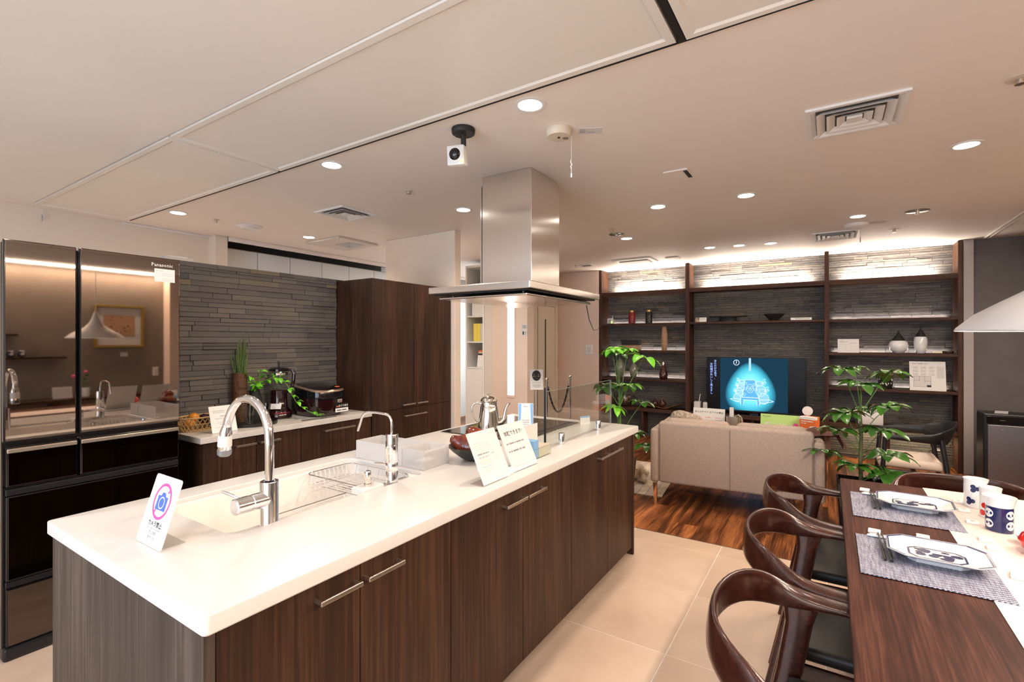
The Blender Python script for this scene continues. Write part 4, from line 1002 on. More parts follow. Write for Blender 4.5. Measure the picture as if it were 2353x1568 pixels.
# cups
RZ = TZ+.0018
def cup(x, y, r0, r1, h, lab, kind):
    t = thing('tea_cup', lab, 'cup', (x, y, RZ), math.radians(-57-90+90), 'tea cups on the runner')
    MB().lathe([(r0*.93, 0), (r0, .004), (r0, h*.72), (r1*.94, h*.9), (r1, h), (r1-.003, h), (r0-.004, h*.75), (r0-.004, .008), (0, .008)], seg=40, cap=False).build('body', M['porcelain'], t, True)
    def patch(cx, cz, pts, m, nm, rr=r0+.0005):
        mb = MB(); mb.poly([(rr*math.sin((cx+a)/rr), -rr*math.cos((cx+a)/rr), cz+b) for a, b in pts]); mb.build(nm, M[m], t)
    def blob(cx, cz, R_, m, nm, sq=1.0, n=14, rr=r0+.0006):
        mb = MB()
        for i in range(n):
            f = [(0, 0), (R_*math.cos(2*PI*i/n), sq*R_*math.sin(2*PI*i/n)), (R_*math.cos(2*PI*(i+1)/n), sq*R_*math.sin(2*PI*(i+1)/n))]
            mb.poly([(rr*math.sin((cx+a)/rr), -rr*math.cos((cx+a)/rr), cz+b) for a, b in f])
        mb.build(nm, M[m], t)
    if kind == 'navy':
        MB().lathe([(r0+.0003, .002), (r0+.0004, .02), (r0+.0004, h*.71), (r0+.0003, h*.72)], seg=40, cap=False).build('navy_band', M['indigo'], t, True)
        for a0 in (-1.75, 0, 1.75, 3.5):
            for cz in (.030, .069):
                blob(a0*r0+.004, cz, .0165, 'porcelain', 'white_roundel', rr=r0+.0009)
                for i in range(7): blob(a0*r0+.004+rnd.uniform(-.008, .008), cz+rnd.uniform(-.008, .008), rnd.uniform(.0014, .003), 'indigo', 'painted_mark', .5, 6, r0+.0012)
    elif kind == 'red':
        for i in range(9): blob((-1.6+1.15*(i % 3)+.3*(i//3))*r0, .02+.03*(i//3), .013, 'redglaze', 'red_flower', .9)
    else:
        for cx, cz in ((-.035, .085), (.025, .095), (.008, .045), (-.05, .03)):
            for q in range(3): blob(cx+.009*math.cos(2.1*q), cz+.009*math.sin(2.1*q), .009, 'indigo', 'blue_leaf')
cup(2.875, -.530, .040, .042, .122, 'white tea cup with dark blue leaves, farthest on the runner', 'blue')
cup(2.735, -.548, .033, .036, .122, 'white tea cup with red flowers between the other two cups', 'red')
cup(2.560, -.538, .039, .049, .130, 'navy tea cup with white roundels, nearest of the three cups', 'navy')
sbowl = thing('small_bowl', 'small white sauce bowl with patterned side beside the red pot', 'bowl', (2.440, -.585, RZ))
MB().lathe([(.012, 0), (.014, .004), (.032, .030), (.030, .030), (.012, .006), (0, .005)], seg=28, cap=False).build('body', M['porcelain'], sbowl, True)
MB().lathe([(.0195, .0105), (.0322, .0295)], seg=28, cap=False).build('red_band', M['redglaze'], sbowl, True)
rp = thing('red_pot', 'red glazed gourd-shaped pot at the right edge of the photo', 'pot', (2.335, -.596, RZ))
MB().lathe([(.028, 0), (.030, .005), (.052, .022), (.060, .045), (.050, .066), (.030, .080), (.024, .092), (.028, .108), (.022, .12), (.004, .126)], seg=32).build('body', M['redglaze'], rp, True)
MB().sphere((-.045, .02, .040), .014, 10, 8, (.5, 1, 1)).build('white_spot', M['porcelain'], rp, True)
MB().sphere((0, 0, .131), .006, 8, 6).build('knob', M['gold'], rp, True)

# ================================================================== dining armchairs
def make_chair(lab, loc, rz):
    t = thing('dining_armchair', lab, 'chair', loc, rz, 'curved-back dining armchairs')
    t.scale = (.93, 1, 1)
    # one bent rail: arm - back - arm (local +y = behind the sitter)
    half = [((.300, -.168, .652), (1, 0, 0), (0, 0, 1), .031, .011), ((.300, -.06, .654), (1, 0, 0), (0, 0, 1), .033, .012),
            ((.298, .05, .656), (1, .05, 0), (0, 0, 1), .037, .014), ((.292, .115, .657), (1, .12, .05), (-.05, 0, 1), .036, .024),
            ((.282, .165, .664), (1, .35, .3), (-.25, -.1, 1), .026, .038), ((.264, .208, .680), (1, .75, .2), (-.12, -.12, 1), .014, .050),
            ((.225, .248, .694), (.8, 1, .12), (-.03, -.10, 1), .012, .052), ((.165, .282, .700), (.45, 1, .1), (0, -.12, 1), .011, .052), ((.085, .302, .702), (.2, 1, .1), (0, -.12, 1), .011, .052)]
    st = [h for h in half]
    mid = ((0, .309, .703), (0, 1, .1), (0, -.12, 1), .011, .052)
    other = []
    for p, s_, u, a, b in reversed(half):
        other.append(((-p[0], p[1], p[2]), (s_[0], -s_[1], -s_[2]), (-u[0], u[1], u[2]), a, b))
    # side vectors of the second half continue the rail's frame
    full = [(p, s_, u, a, b) for p, s_, u, a, b in st]+[mid]+[(p, (-s_[0], -s_[1], -s_[2]), u, a, b) for p, s_, u, a, b in other]
    full = [(p, s_, u, a, b) for p, s_, u, a, b in full]
    fix = []
    prev = None
    pts = [Vector(f[0]) for f in full]
    for i, (p, s_, u, a, b) in enumerate(full):
        d = (pts[min(i+1, len(pts)-1)]-pts[max(i-1, 0)]).normalized(); u = Vector(u).normalized()
        s2 = d.cross(u).normalized(); u2 = s2.cross(d).normalized(); fix.append((p, s2, u2, a, b))
    rail = MB().sweep(fix, 16, 2.6).build('back_rail', M['chair'], t, True, angle=60)
    sub = rail.modifiers.new('s', 'SUBSURF'); sub.levels = 1; sub.render_levels = 1
    for s_ in (-1, 1):
        g = MB().sweep([((s_*.288, .118, .664), (0, 1, 0), (1, 0, 0), .060, .017), ((s_*.286, .118, .640), (0, 1, 0), (1, 0, 0), .046, .018), ((s_*.283, .122, .59), (0, 1, 0), (1, 0, 0), .035, .018), ((s_*.276, .145, .45), (0, 1, 0), (1, 0, 0), .034, .018), ((s_*.262, .205, .20), (0, 1, 0), (1, 0, 0), .026, .017), ((s_*.250, .255, 0), (0, 1, 0), (1, 0, 0), .019, .015)], 12, 3)
        g.build('rear_leg', M['chair'], t, True, angle=60)
        MB().sweep([((s_*.272, -.19, .640), (0, 1, 0), (1, 0, 0), .022, .014), ((s_*.268, -.20, .45), (0, 1, 0), (1, 0, 0), .024, .017), ((s_*.262, -.235, 0), (0, 1, 0), (1, 0, 0), .016, .014)], 12, 3).build('front_leg', M['chair'], t, True)
        MB().box(s_*.266-.011, s_*.266+.011, -.18, .125, .345, .405, .004).build('side_rail', M['chair'], t)
    MB().box(-.255, .255, .140, .162, .345, .400, .004).build('back_stretcher', M['chair'], t)
    MB().box(-.255, .255, -.205, -.185, .345, .400, .004).build('front_stretcher', M['chair'], t)
    MB().box(-.252, .252, -.225, .150, .405, .450, .018, seg=3).build('seat', M['leather'], t, True)
    return t
make_chair('rosewood armchair nearest the camera at the long side of the table', (1.405, -.045, 0), 0)
make_chair('rosewood armchair in the middle of the three along the table', (2.035, -.045, 0), 0)
make_chair('rosewood armchair farthest along the long side, near the sofa', (2.665, -.045, 0), 0)
make_chair('rosewood armchair at the far head of the dining table', (2.955, -.53, 0), -PI/2)

# dining pendant
pl = thing('pendant_lamp', 'white bell-shaped pendant lamp over the dining table', 'lamp', (1.99, -.57, 1.45))
MB().lathe([(.250, 0), (.251, .002), (.246, .010), (.205, .050), (.150, .085), (.10, .115), (.060, .160), (.034, .215), (.022, .262), (.014, .285), (.010, .285), (.018, .26), (.030, .213), (.056, .158), (.096, .112), (.146, .081), (.200, .046), (.242, .006)], seg=56, cap=False).build('shade', M['lampshade'], pl, True, angle=70)
MB().cyl((0, 0, .285), (0, 0, 1.03), .003, seg=8).build('cable', M['white'], pl)
MB().lathe([(.045, 1.048), (.045, 1.035), (.02, 1.02), (.004, 1.018)]).build('ceiling_rose', M['white'], pl, True)
MB().sphere((0, 0, .165), .022, 12, 8).build('bulb', M['lens'], pl, True)
sh = Sheet((-.2075, .118, .0165), (.05, 1, 0), (0, -.45, .5))
# ================================================================== sofa (local x = depth away from the camera, y = length)
so = thing('sofa', 'beige fabric two-seat sofa seen from behind on thin legs', 'sofa', (4.262, .668, 0), math.radians(4.4))
HL = .642
def soft(mb_args, bev=.03, seg=3): return MB().box(*mb_args, bev, seg=seg)
soft((0, .12, -HL+.070, HL-.070, .205, .725), .022).build('back', M['sofa'], so, True)
for s_, nm in ((1, 'arm'), (-1, 'arm')):
    soft((-.005, .80, s_*HL-(.075 if s_ > 0 else 0), s_*HL+(.075 if s_ < 0 else 0), .200, .665), .026).build(nm, M['sofa'], so, True)
soft((.121, .78, -HL+.08, HL-.08, .205, .31), .02).build('base', M['sofa'], so, True)
for a, b in ((-HL+.082, -.002), (.002, HL-.082)):
    soft((.125, .79, a, b, .312, .43), .035).build('seat_cushion', M['sofa'], so, True)
    soft((.122, .27, a+.02, b-.02, .432, .738), .05, 4).build('back_cushion', M['sofa'], so, True)
MB().box(-.0035, .0005, .006, .009, .22, .70).build('zip', M['piping'], so)
for s_ in (1, -1): MB().box(-.003, .0005, s_*(HL-.080)-.001, s_*(HL-.080)+.001, .22, .66).build('piping', M['piping'], so)
for x in (.03, .76):
    for y in (-HL+.035, HL-.035):
        MB().loft([[(x-.011, y-.016, 0), (x+.011, y-.016, 0), (x+.011, y+.004, 0), (x-.011, y+.004, 0)], [(x-.016, y-.018, .204), (x+.016, y-.018, .204), (x+.016, y+.016, .204), (x-.016, y+.016, .204)]]).build('leg', M['chrome'], so)
t = thing('cushion', 'brown and cream patterned cushion propped at the left of the sofa', 'cushion', (4.56, 1.10, .44), math.radians(4))
MB().loft([[(x, a, b) for a, b in superloop(28, .155*k, .155*k, 3.6)] for x, k in ((-.055, .75), (-.04, .93), (0, 1.03), (.04, .93), (.055, .75))]).build('cover', M['pillow'], t, True, angle=80)
for o in t.children: o.rotation_euler = (.30, -.30, 0); o.location = (.05, 0, .185)
t = thing('throw_blanket', 'dark brown throw over the right end of the sofa', 'blanket', (4.56, .10, .655), math.radians(4))
mb = MB(); rows = []
for i in range(9):
    rows.append([mb.bm.verts.new((-.09+.045*i*.7, -.20+.05*j, .055+.022*math.sin(i*1.3+j*.9)+.012*math.sin(j*2.1)-.010*abs(i-3)-(.09 if j in (0,) else 0))) for j in range(9)])
for i in range(8):
    for j in range(8): mb.bm.faces.new((rows[i][j], rows[i+1][j], rows[i+1][j+1], rows[i][j+1]))
mb.build('cloth', M['throw'], t, True, angle=180)

# coffee table and what stands on it
ct = thing('coffee_table', 'low walnut coffee table between the sofa and the television', 'table', (5.65, .65, 0))
MB().box(-.30, .30, -.66, .66, .36, .395, .004).build('tabletop', M['walnuth'], ct)
for x in (-.26, .26):
    for y in (-.6, .6): MB().box(x-.022, x+.022, y-.022, y+.022, 0, .3595, .003).build('leg', M['walnutv'], ct)
CT = .3955
def board(nm, lab, x, y0, y1, h, tilt=.14, z=CT, th=.004, m='paper'):
    """card facing the camera (-X); y0 > y1"""
    t = thing(nm, lab, 'sign', (x, y0, z)); sh = Sheet((0, 0, 0.002), (0, -1, 0), (math.sin(tilt), 0, math.cos(tilt)))
    sh.slab(0, y0-y1, 0, h, -th, 0).build('board', M[m], t); MB().box(.001, .09, -(y0-y1)*.8, -(y0-y1)*.2, 0, .002).build('foot', M['acrylic'], t); return t, sh
t, sh = board('product_sign', 'white Japanese product sign with three small pictures behind the sofa', 5.50, 1.245, .925, .305)
text('安心ラクラク おすすめ商品', .0235, sh, .16, .262, .0006, M['ink'], t, bold=.0002)
for k in range(3):
    mb = MB(); sh.rect(mb, .028+.098*k, .098+.098*k, .115, .185, .0006); mb.build('picture', M['photo'] if k != 1 else M['paper2'], t)
    lines(sh, [(.028+.098*k, .08+.098*k, .205, .006)], .0006, M['pinkink'] if k != 1 else M['orange'], t)
mb = MB(); sh.rect(mb, .132, .190, .135, .142, .0009); sh.rect(mb, .132, .190, .152, .170, .0009); mb.build('picture_bar', M['darkmetal'], t)
hdr = thing('remote_holder', 'brushed metal holder with a white remote control behind the sofa', 'holder', (5.50, .845, CT))
MB().loft([[(a, b, z) for a, b in rrect(-.05, .05, -.075, .06, .03)] for z in (0, .245)]+[[(a, b, .245) for a, b in rrect(-.046, .046, -.071, .056, .028)], [(a, b, .01) for a, b in rrect(-.046, .046, -.071, .056, .028)]]).build('body', M['nickel'], hdr, True)
tag(MB().box(-.012, .012, -.02, .02, .012, .335, .004).build('remote_control', M['white'], loc=(5.50, .855, CT)), 'white remote control standing in the metal holder', 'remote control')
sn = MB().tube([(5.50, .815, CT+.24), (5.49, .79, CT+.262), (5.49, .765, CT+.24), (5.49, .752, CT+.16), (5.49, .748, CT+.05), (5.50, .745, CT+.002)], .012, 8).build('striped_strap', M['pillow'], smooth=True)
tag(sn, 'striped strap hanging out of the metal remote holder', 'strap')
t, sh = board('green_panel', 'pale green Japanese leaflet board behind the right half of the sofa', 5.55, .595, .245, .285, .16, m='green')
text('Panasonic', .020, sh, .058, .262, .0006, M['ink'], t)
text('新築・リフォームの', .030, sh, .175, .190, .0006, M['paper'], t, bold=.0004)
text('お悩みします!', .030, sh, .175, .150, .0006, M['paper'], t, bold=.0004)
mb = MB(); sh.rect(mb, .015, .125, .02, .095, .0006); mb.build('sky_photo', M['skyprint'], t)
mb = MB(); disc(mb, .312, .185, .025, .0006); disc(mb, .23, .105, .010, .0006); mb.build('pink_stickers', M['pinkink'], t)
ob = thing('orange_box', 'small orange and white printed leaflet box on the coffee table', 'box', (5.52, .165, CT), -.35)
MB().box(-.05, .05, -.07, .07, 0, .295, .002).build('box', M['orange'], ob)
MB().box(-.0512, .0, -.0705, .0705, .270, .2955).build('top_band', M['paper'], ob)
sh = Sheet((-.0514, .065, 0), (0, -1, 0), (0, 0, 1)); lines(sh, [(.01, .12, .25, .008), (.01, .06, .23, .008), (.01, .12, .18, .006), (.015, .055, .15, .012), (.075, .12, .15, .012)], .0002, M['paper'], ob)
wd = thing('white_disc', 'round white sensor disc standing behind the orange box', 'sensor', (5.63, .185, CT))
MB().cyl((-.006, 0, .335), (.006, 0, .335), .045, seg=28).build('disc', M['white'], wd, True)
MB().cyl((0, 0, 0), (0, 0, .293), .006).build('stem', M['white'], wd, True)
MB().cyl((0, 0, 0), (0, 0, .006), .035).build('base', M['white'], wd, True)
tag(MB().lathe([(.012, 0), (.012, .11), (.004, .125)]).build('small_bottle', M['white'], smooth=True, loc=(5.50, .70, CT)), 'tiny white bottle top just above the sofa back', 'bottle')

# rug and plush dog
rg = thing('striped_rug', 'cream striped rug with a dark fringe beside the left arm of the sofa', 'rug', (5.02, 1.86, .0008), .10)
nst = 14
for k in range(nst):
    a, b = -.70+1.4*k/nst, -.70+1.4*(k+1)/nst
    MB().box(-.62, .62, a*.75+.001, b*.75-.001, 0, .009, .003).build('stripe', (M['cream_fabric'] if k % 2 else M['plush']), rg)
mb = MB()
for k in range(60):
    y = -.52+1.04*k/59
    for x, s_ in ((.62, 1), (-.62, -1)): mb.tube([(x, y, .006), (x+s_*.045, y+rnd.uniform(-.01, .01), .002)], .0022, 4)
mb.build('fringe', M['pillow'], rg, kind='stuff')
dg = thing('plush_dog', 'beige plush dog lying on the rug behind the end of the island', 'toy', (4.95, 1.715, .0105), math.radians(200))
def skin(name, joints, edges, mat_, parent, lev=2):
    me = bpy.data.meshes.new(name); me.from_pydata([j[:3] for j in joints], edges, []); me.materials.append(mat_)
    o = bpy.data.objects.new(name, me); C.objects.link(o); o.parent = parent
    o.modifiers.new('skin', 'SKIN')
    for v, j in zip(me.skin_vertices[0].data, joints): v.radius = (j[3], j[3])
    me.skin_vertices[0].data[0].use_root = True
    m = o.modifiers.new('sub', 'SUBSURF'); m.levels = lev; m.render_levels = lev
    for p in me.polygons: p.use_smooth = True
    return o
J = [(0, 0, .085, .085), (.12, 0, .10, .085), (.20, 0, .125, .062), (.26, 0, .135, .062), (.315, 0, .115, .038), (-.12, 0, .08, .080), (-.19, 0, .06, .04), (-.26, .03, .04, .018),
     (.15, .09, .05, .036), (.26, .11, .032, .030), (.15, -.09, .05, .036), (.26, -.11, .032, .030), (-.12, .10, .05, .04), (-.03, .15, .032, .030), (-.12, -.10, .05, .04), (-.03, -.15, .032, .030)]
Ed = [(0, 1), (1, 2), (2, 3), (3, 4), (0, 5), (5, 6), (6, 7), (1, 8), (8, 9), (1, 10), (10, 11), (5, 12), (12, 13), (5, 14), (14, 15)]
skin('body', J, Ed, M['plush'], dg)
for s_ in (-1, 1):
    MB().sphere((.245, s_*.062, .115), .038, 12, 8, (.7, .35, 1.25)).build('ear', M['tan'], dg, True)
    MB().sphere((.300, s_*.028, .150), .006, 8, 6).build('eye', M['black'], dg, True)
MB().sphere((.350, 0, .118), .011, 8, 6).build('nose', M['black'], dg, True)

M['screen'] = mat('dark_screen', (.004, .004, .005), .35, Specular_IOR_Level=.25)
# ================================================================== television
tv = thing('television', 'flat television on the shelving showing a blue cartoon picture', 'television', (7.10, .835, .445))
MB().box(-.002, .035, -.585, .585, .055, .758, .004).build('frame', M['screen'], tv)
MB().box(-.012, -.0025, -.585, .585, .040, .056, .003).build('speaker_bar', M['darkmetal'], tv)
MB().box(-.06, .06, -.20, .20, 0, .008, .003).box(.005, .025, -.05, .05, .0085, .07).build('stand', M['gloss_black'], tv)
TVm = bpy.data.materials.new('television_picture'); TVm.use_nodes = True; nt = TVm.node_tree; nt.nodes.clear()
def N(t, **k):
    n_ = nt.nodes.new(t)
    for a, v in k.items(): setattr(n_, a, v)
    return n_
tcn = N('ShaderNodeTexCoord'); sep = N('ShaderNodeSeparateXYZ'); nt.links.new(tcn.outputs['Object'], sep.inputs[0])
def MN(op, a, b=None, c=None):
    n_ = N('ShaderNodeMath', operation=op)
    for i, v in enumerate((a, b, c)):
        if v is None: continue
        if isinstance(v, (int, float)): n_.inputs[i].default_value = v
        else: nt.links.new(v, n_.inputs[i])
    return n_.outputs[0]
yy = MN('DIVIDE', MN('ADD', sep.outputs['Y'], -.045), .295)
zt = MN('DIVIDE', MN('ADD', sep.outputs['Z'], -.345), .35)
wd_ = MN('ADD', 1.0, MN('MULTIPLY', zt, -.28))
yy2 = MN('DIVIDE', yy, wd_)
rad = MN('SQRT', MN('ADD', MN('MULTIPLY', yy2, yy2), MN('MULTIPLY', zt, zt)))
cr = N('ShaderNodeValToRGB'); e = cr.color_ramp.elements
e[0].position = 0.0; e[0].color = (.42, .95, 1.0, 1); e[1].position = 1.0; e[1].color = (.009, .034, .058, 1)
for p_, c_ in ((.35, (.22, .78, .95)), (.75, (.06, .42, .55)), (.93, (.022, .16, .25))): q = e.new(p_); q.color = (*c_, 1)
nt.links.new(rad, cr.inputs[0]); em = N('ShaderNodeEmission'); em.inputs[1].default_value = 1.0; nt.links.new(cr.outputs[0], em.inputs[0]); out = N('ShaderNodeOutputMaterial'); nt.links.new(em.outputs[0], out.inputs[0])
bx(-.0032, -.0022, -.388, .410, .058, .750).build('picture', TVm, tv)
M['tvline'] = emit('screen_line', (.62, .72, 1.0), 1.2); M['tvblue'] = emit('screen_blue', (.10, .36, .95), 1.0); M['tvtext'] = emit('screen_lettering', (.35, .45, 1.0), 1.3); M['tvpale'] = emit('screen_pale', (.22, .50, .98), 1.0)
S = Sheet((-.0034, .585, 0), (0, -1, 0), (0, 0, 1))     # u from the left edge of the set, v height
def stroke(pts, r=.0028, closed=False, m='tvline', d=.0006, nm='drawn_line'):
    mb = MB(); P = [Vector(p) for p in pts]; n_ = len(P)
    for i in range(n_ if closed else n_-1):
        a, b = P[i], P[(i+1) % n_]; dd = (b-a)
        if dd.length < 1e-6: continue
        dd.normalize(); nn = Vector((-dd.y, dd.x))*r; a2, b2 = a-dd*r*.5, b+dd*r*.5
        mb.quad(*[S.p(q.x, q.y, d) for q in (a2-nn, b2-nn, b2+nn, a2+nn)])
    return mb.build(nm, M[m], tv)
def fill(pts, m, d=.0003, nm='drawn_shape'): return MB().poly([S.p(a, b, d) for a, b in pts]).build(nm, M[m], tv)
def oval(cx, cy, a, b, n=20, rot=0): return [(cx+a*math.cos(2*PI*i/n)*math.cos(rot)-b*math.sin(2*PI*i/n)*math.sin(rot), cy+a*math.cos(2*PI*i/n)*math.sin(rot)+b*math.sin(2*PI*i/n)*math.cos(rot)) for i in range(n)]
text(list('あたたかな色で、'), .034, S, .112, .585, .0004, M['tvtext'], tv, vertical=True, spacing=.98)
text(list('お料理がおいしく見えるし'), .036, S, .062, .462, .0004, M['tvtext'], tv, vertical=True, spacing=1.0)
stroke(oval(.375, .688, .034, .034, 24), .0030, True); stroke([(.375, .712), (.377, .690), (.370, .674)], .003)
fill([(.528, .750), (.548, .750), (.548, .575), (.528, .575)], 'tvpale', nm='lamp_cord_shape'); stroke([(.528, .748), (.528, .585)], .002); stroke([(.548, .748), (.548, .585)], .002)
TBL = [(.482, .462), (.598, .462), (.640, .230), (.446, .230)]
fill(TBL, 'tvblue', .0005); stroke(TBL, .0022, True, d=.0007)
fill([(.428, .228), (.652, .228), (.652, .135), (.620, .135), (.620, .195), (.462, .195), (.462, .135), (.428, .135)], 'tvblue', .0005)
stroke([(.428, .135), (.428, .232), (.652, .232), (.652, .135)], d=.0008); stroke([(.462, .135), (.462, .198), (.620, .198), (.620, .135)], d=.0008)
stroke(oval(.540, .350, .040, .055), .0018, True, d=.0008)
for a, b in ((.490, .415), (.588, .400), (.480, .345), (.602, .340), (.472, .270), (.525, .36), (.555, .36), (.540, .335)): stroke(oval(a, b, .014, .016, 12), .0015, True, d=.0009)
for s_, by, bz in ((1, .70, .245), (1, .665, .345), (-1, .385, .245), (-1, .405, .32), (-1, .425, .385)):
    k_ = 1.0 if s_ > 0 else .72
    body = oval(by, bz-.02, .060*k_, .070*k_); head = oval(by-s_*.012, bz+.075*k_, .042*k_, .028*k_, rot=-.2*s_)
    fill(body, 'tvpale', .0004); fill(head, 'tvpale', .00045); stroke(body, .0018, True, d=.00055); stroke(head, .0018, True, d=.0006)
    for q in (.9, .25): stroke(oval(by+s_*(.035*k_), bz+(.075+.04*q)*k_, .030*k_, .011*k_, 12, rot=s_*(q+.1)), .0018, True, d=.0006)
stroke([(.300, .200), (.350, .212), (.428, .200)]); stroke([(.300, .200), (.370, .168), (.428, .165)]); stroke([(.652, .205), (.760, .215), (.815, .195), (.750, .178), (.700, .160), (.652, .165)])

# ================================================================== things on the shelves
def canister(x, y, z, m, lab):
    t = thing('tea_canister', lab, 'canister', (x, y, z), 0, 'tea canisters')
    MB().lathe([(.046, 0), (.050, .004), (.050, .150), (.046, .158), (.040, .166)], seg=28).build('body', M[m], t, True)
    MB().lathe([(.034, .1665), (.036, .17), (.036, .190), (.034, .193)], seg=28).build('lid', M['gold'], t, True)
    mb = MB()
    for i in range(7):
        a = -PI+.45*math.sin(i*1.7); b = .045+.011*i; rr_ = .0508; mb.poly([(rr_*math.cos(a+dx), rr_*math.sin(a+dx), b+dz) for dx, dz in ((0, 0), (.10, .003), (.16, .009), (.05, .008))])
    mb.build('gold_painting', M['gold'], t, kind='stuff')
canister(7.10, 2.478, 1.6805, 'burgundy', 'burgundy tea canister with gold lid on the upper left shelf')
canister(7.10, 2.222, 1.6805, 'black', 'black tea canister with gold lid on the upper left shelf')
t = thing('shelf_camera', 'small white camera at the left end of the upper shelf', 'camera', (7.06, 2.80, 1.6805))
MB().box(-.02, .02, -.045, .045, 0, .085, .010).build('body', M['white'], t, True)
MB().cyl((-.027, 0, .045), (-.0205, 0, .045), .022).build('lens', M['steelgrey'], t, True)
MB().cyl((0, -.035, .0855), (0, -.035, .12), .004).build('antenna', M['white'], t, True)
MB().box(-.0215, -.0203, -.040, -.020, .01, .035).build('indicator', M['ledgreen'], t)
t = thing('stacked_box', 'tan wooden box on the left shelf', 'box', (7.10, 2.492, 1.2805)); MB().box(-.07, .07, -.135, .135, 0, .068, .003).build('box', M['tan'], t); MB().box(-.074, .074, -.14, .14, .0682, .078, .002).build('lid', M['tan'], t)
t = thing('stacked_box', 'black box on top of the tan wooden box', 'box', (7.10, 2.488, 1.3590)); MB().box(-.07, .07, -.13, .13, 0, .060, .003).build('box', M['blackmatte'], t); MB().box(-.074, .074, -.134, .134, .0602, .078, .002).build('lid', M['blackmatte'], t)
def vase(nm, lab, x, y, z, prof, m, cat='vase', seg=32, group=None, sx=1, sy=1):
    return tag(MB().lathe(prof, seg=seg, sx=sx, sy=sy).build(nm, M[m], smooth=True, loc=(x, y, z), angle=70), lab, cat, group)
vase('slim_vase', 'tall slim pinkish-tan vase on the left shelf', 7.12, 2.003, 1.2805, [(.034, 0), (.036, .003), (.042, .12), (.041, .24), (.034, .32), (.029, .348), (.026, .35)], 'tan')
vase('egg_vase', 'larger grey-green egg-shaped vase behind the left plant', 7.10, 2.665, .8705, [(.030, 0), (.034, .004), (.062, .05), (.079, .11), (.079, .16), (.065, .215), (.045, .255), (.022, .285), (.018, .288)], 'celadon', group='egg-shaped vases')
vase('egg_vase', 'smaller grey-green egg-shaped vase with speckles beside the larger one', 7.10, 2.452, .8705, [(.026, 0), (.030, .003), (.052, .04), (.063, .09), (.063, .13), (.052, .175), (.034, .21), (.020, .225), (.016, .228)], 'celadon', group='egg-shaped vases')
t = thing('dark_bottle', 'dark brown bottle with a silver collar behind the leaf on the left shelf', 'bottle', (7.10, 2.010, .8705))
MB().lathe([(.045, 0), (.06, .02), (.064, .05), (.055, .10), (.034, .15), (.026, .19), (.024, .195)]).build('body', M['darkpear'], t, True)
MB().lathe([(.0245, .1955), (.026, .20), (.022, .245), (.020, .248)]).build('collar', M['silver'], t, True)
mb = MB(); n_ = 36; LP = []
for r_, z in ((.05, 0), (.10, .03), (.135, .09), (.140, .14), (.132, .165), (.128, .165), (.13, .14), (.125, .09), (.09, .038), (.045, .01)):
    LP.append([(r_*(1+.03*(i % 2))*math.cos(2*PI*i/n_), r_*(1+.03*(i % 2))*math.sin(2*PI*i/n_), z) for i in range(n_)])
mb.loft(LP); tag(mb.build('cut_glass_bowl', M['cutglass'], loc=(7.10, 2.575, .4455)), 'round cut glass bowl behind the stem of the left plant', 'bowl')
t = thing('printed_box', 'small orange and white printed box at the bottom left of the shelving', 'box', (7.06, 2.83, .4455)); MB().box(-.02, .02, -.045, .045, 0, .15, .002).build('box', M['orange'], t); MB().box(-.0212, -.0202, -.04, .04, .01, .08).build('label', M['cream'], t)
tag(MB().box(-.05, .05, -.055, .055, 0, .20, .012).build('grey_canister', M['celadon'], smooth=True, loc=(7.17, 2.855, .4455)), 'grey canister behind the printed box at the left end of the shelving', 'canister')
# long wavy wooden tray with two pears
mb = MB(); LP = []
for i in range(13):
    s_ = (i-6)/6; y = .29*s_; z = .012+.065*abs(s_)**2.2*(1.0 if s_ < 0 else .9)+.01*math.sin(i); wd2 = .085*(1-.25*s_*s_)
    LP.append([(-wd2, y, z+.012), (0, y, z-.002), (wd2, y, z+.012), (wd2, y, z+.018), (0, y, z+.004), (-wd2, y, z+.018)])
mb.loft(LP); tag(mb.build('wooden_tray', M['woodtray'], smooth=True, loc=(7.10, 2.035, .4415), angle=60), 'long wavy wooden tray on the lowest left shelf', 'tray')
pear('carved_pear', 'left dark carved pear on the long wooden tray', (7.09, 2.13, .512), Rz(.3) @ Ry(.15), 1.1, M['darkpear'])
pear('carved_pear', 'right dark carved pear on the long wooden tray', (7.09, 2.02, .512), Rz(2.3) @ Ry(.3), 1.15, M['darkpear'])
# centre bay
t = thing('display_plate', 'wide flat black dish on a foot above the television', 'plate', (7.10, 1.150, 1.6805)); MB().lathe([(.12, 0), (.115, .01), (.10, .055), (.235, .062), (.24, .070), (.236, .076), (0, .070)], seg=40, cap=False, sx=.5).build('dish', M['blackmatte'], t, True)
vase('black_bowl', 'flared black bowl on the shelf above the television', 7.10, .602, 1.6805, [(.04, 0), (.045, .008), (.09, .05), (.125, .085), (.120, .086), (.085, .055), (.03, .014)], 'blackmatte', 'bowl')
def small_card(nm, lab, x, y, z, w_, h, m='paper', cat='card'):
    t = thing(nm, lab, cat, (x, y, z)); sh = Sheet((0, w_/2, .001), (0, -1, 0), (.18, 0, 1)); sh.slab(0, w_, 0, h, -.003, 0).build('sheet', M[m], t); MB().box(.0, .03, -w_*.3, w_*.3, 0, .001).build('foot', M['acrylic'], t); return t, sh
t, sh = small_card('shelf_card', 'small card with a dark photo at the left of the television shelf', 7.04, 1.485, 1.6805, .145, .062)
mb = MB(); sh.rect(mb, .002, .052, .002, .060, .0006); mb.build('photo', M['photo'], t); lines(sh, [(.065, .13, .045), (.065, .12, .035)], .0006, M['greyink'], t, h=.003)
t, sh = small_card('shelf_label', 'long narrow white label on the shelf above the television', 7.04, .30, 1.6805, .225, .030); lines(sh, [(.05, .20, .014)], .0006, M['ink'], t, h=.005)
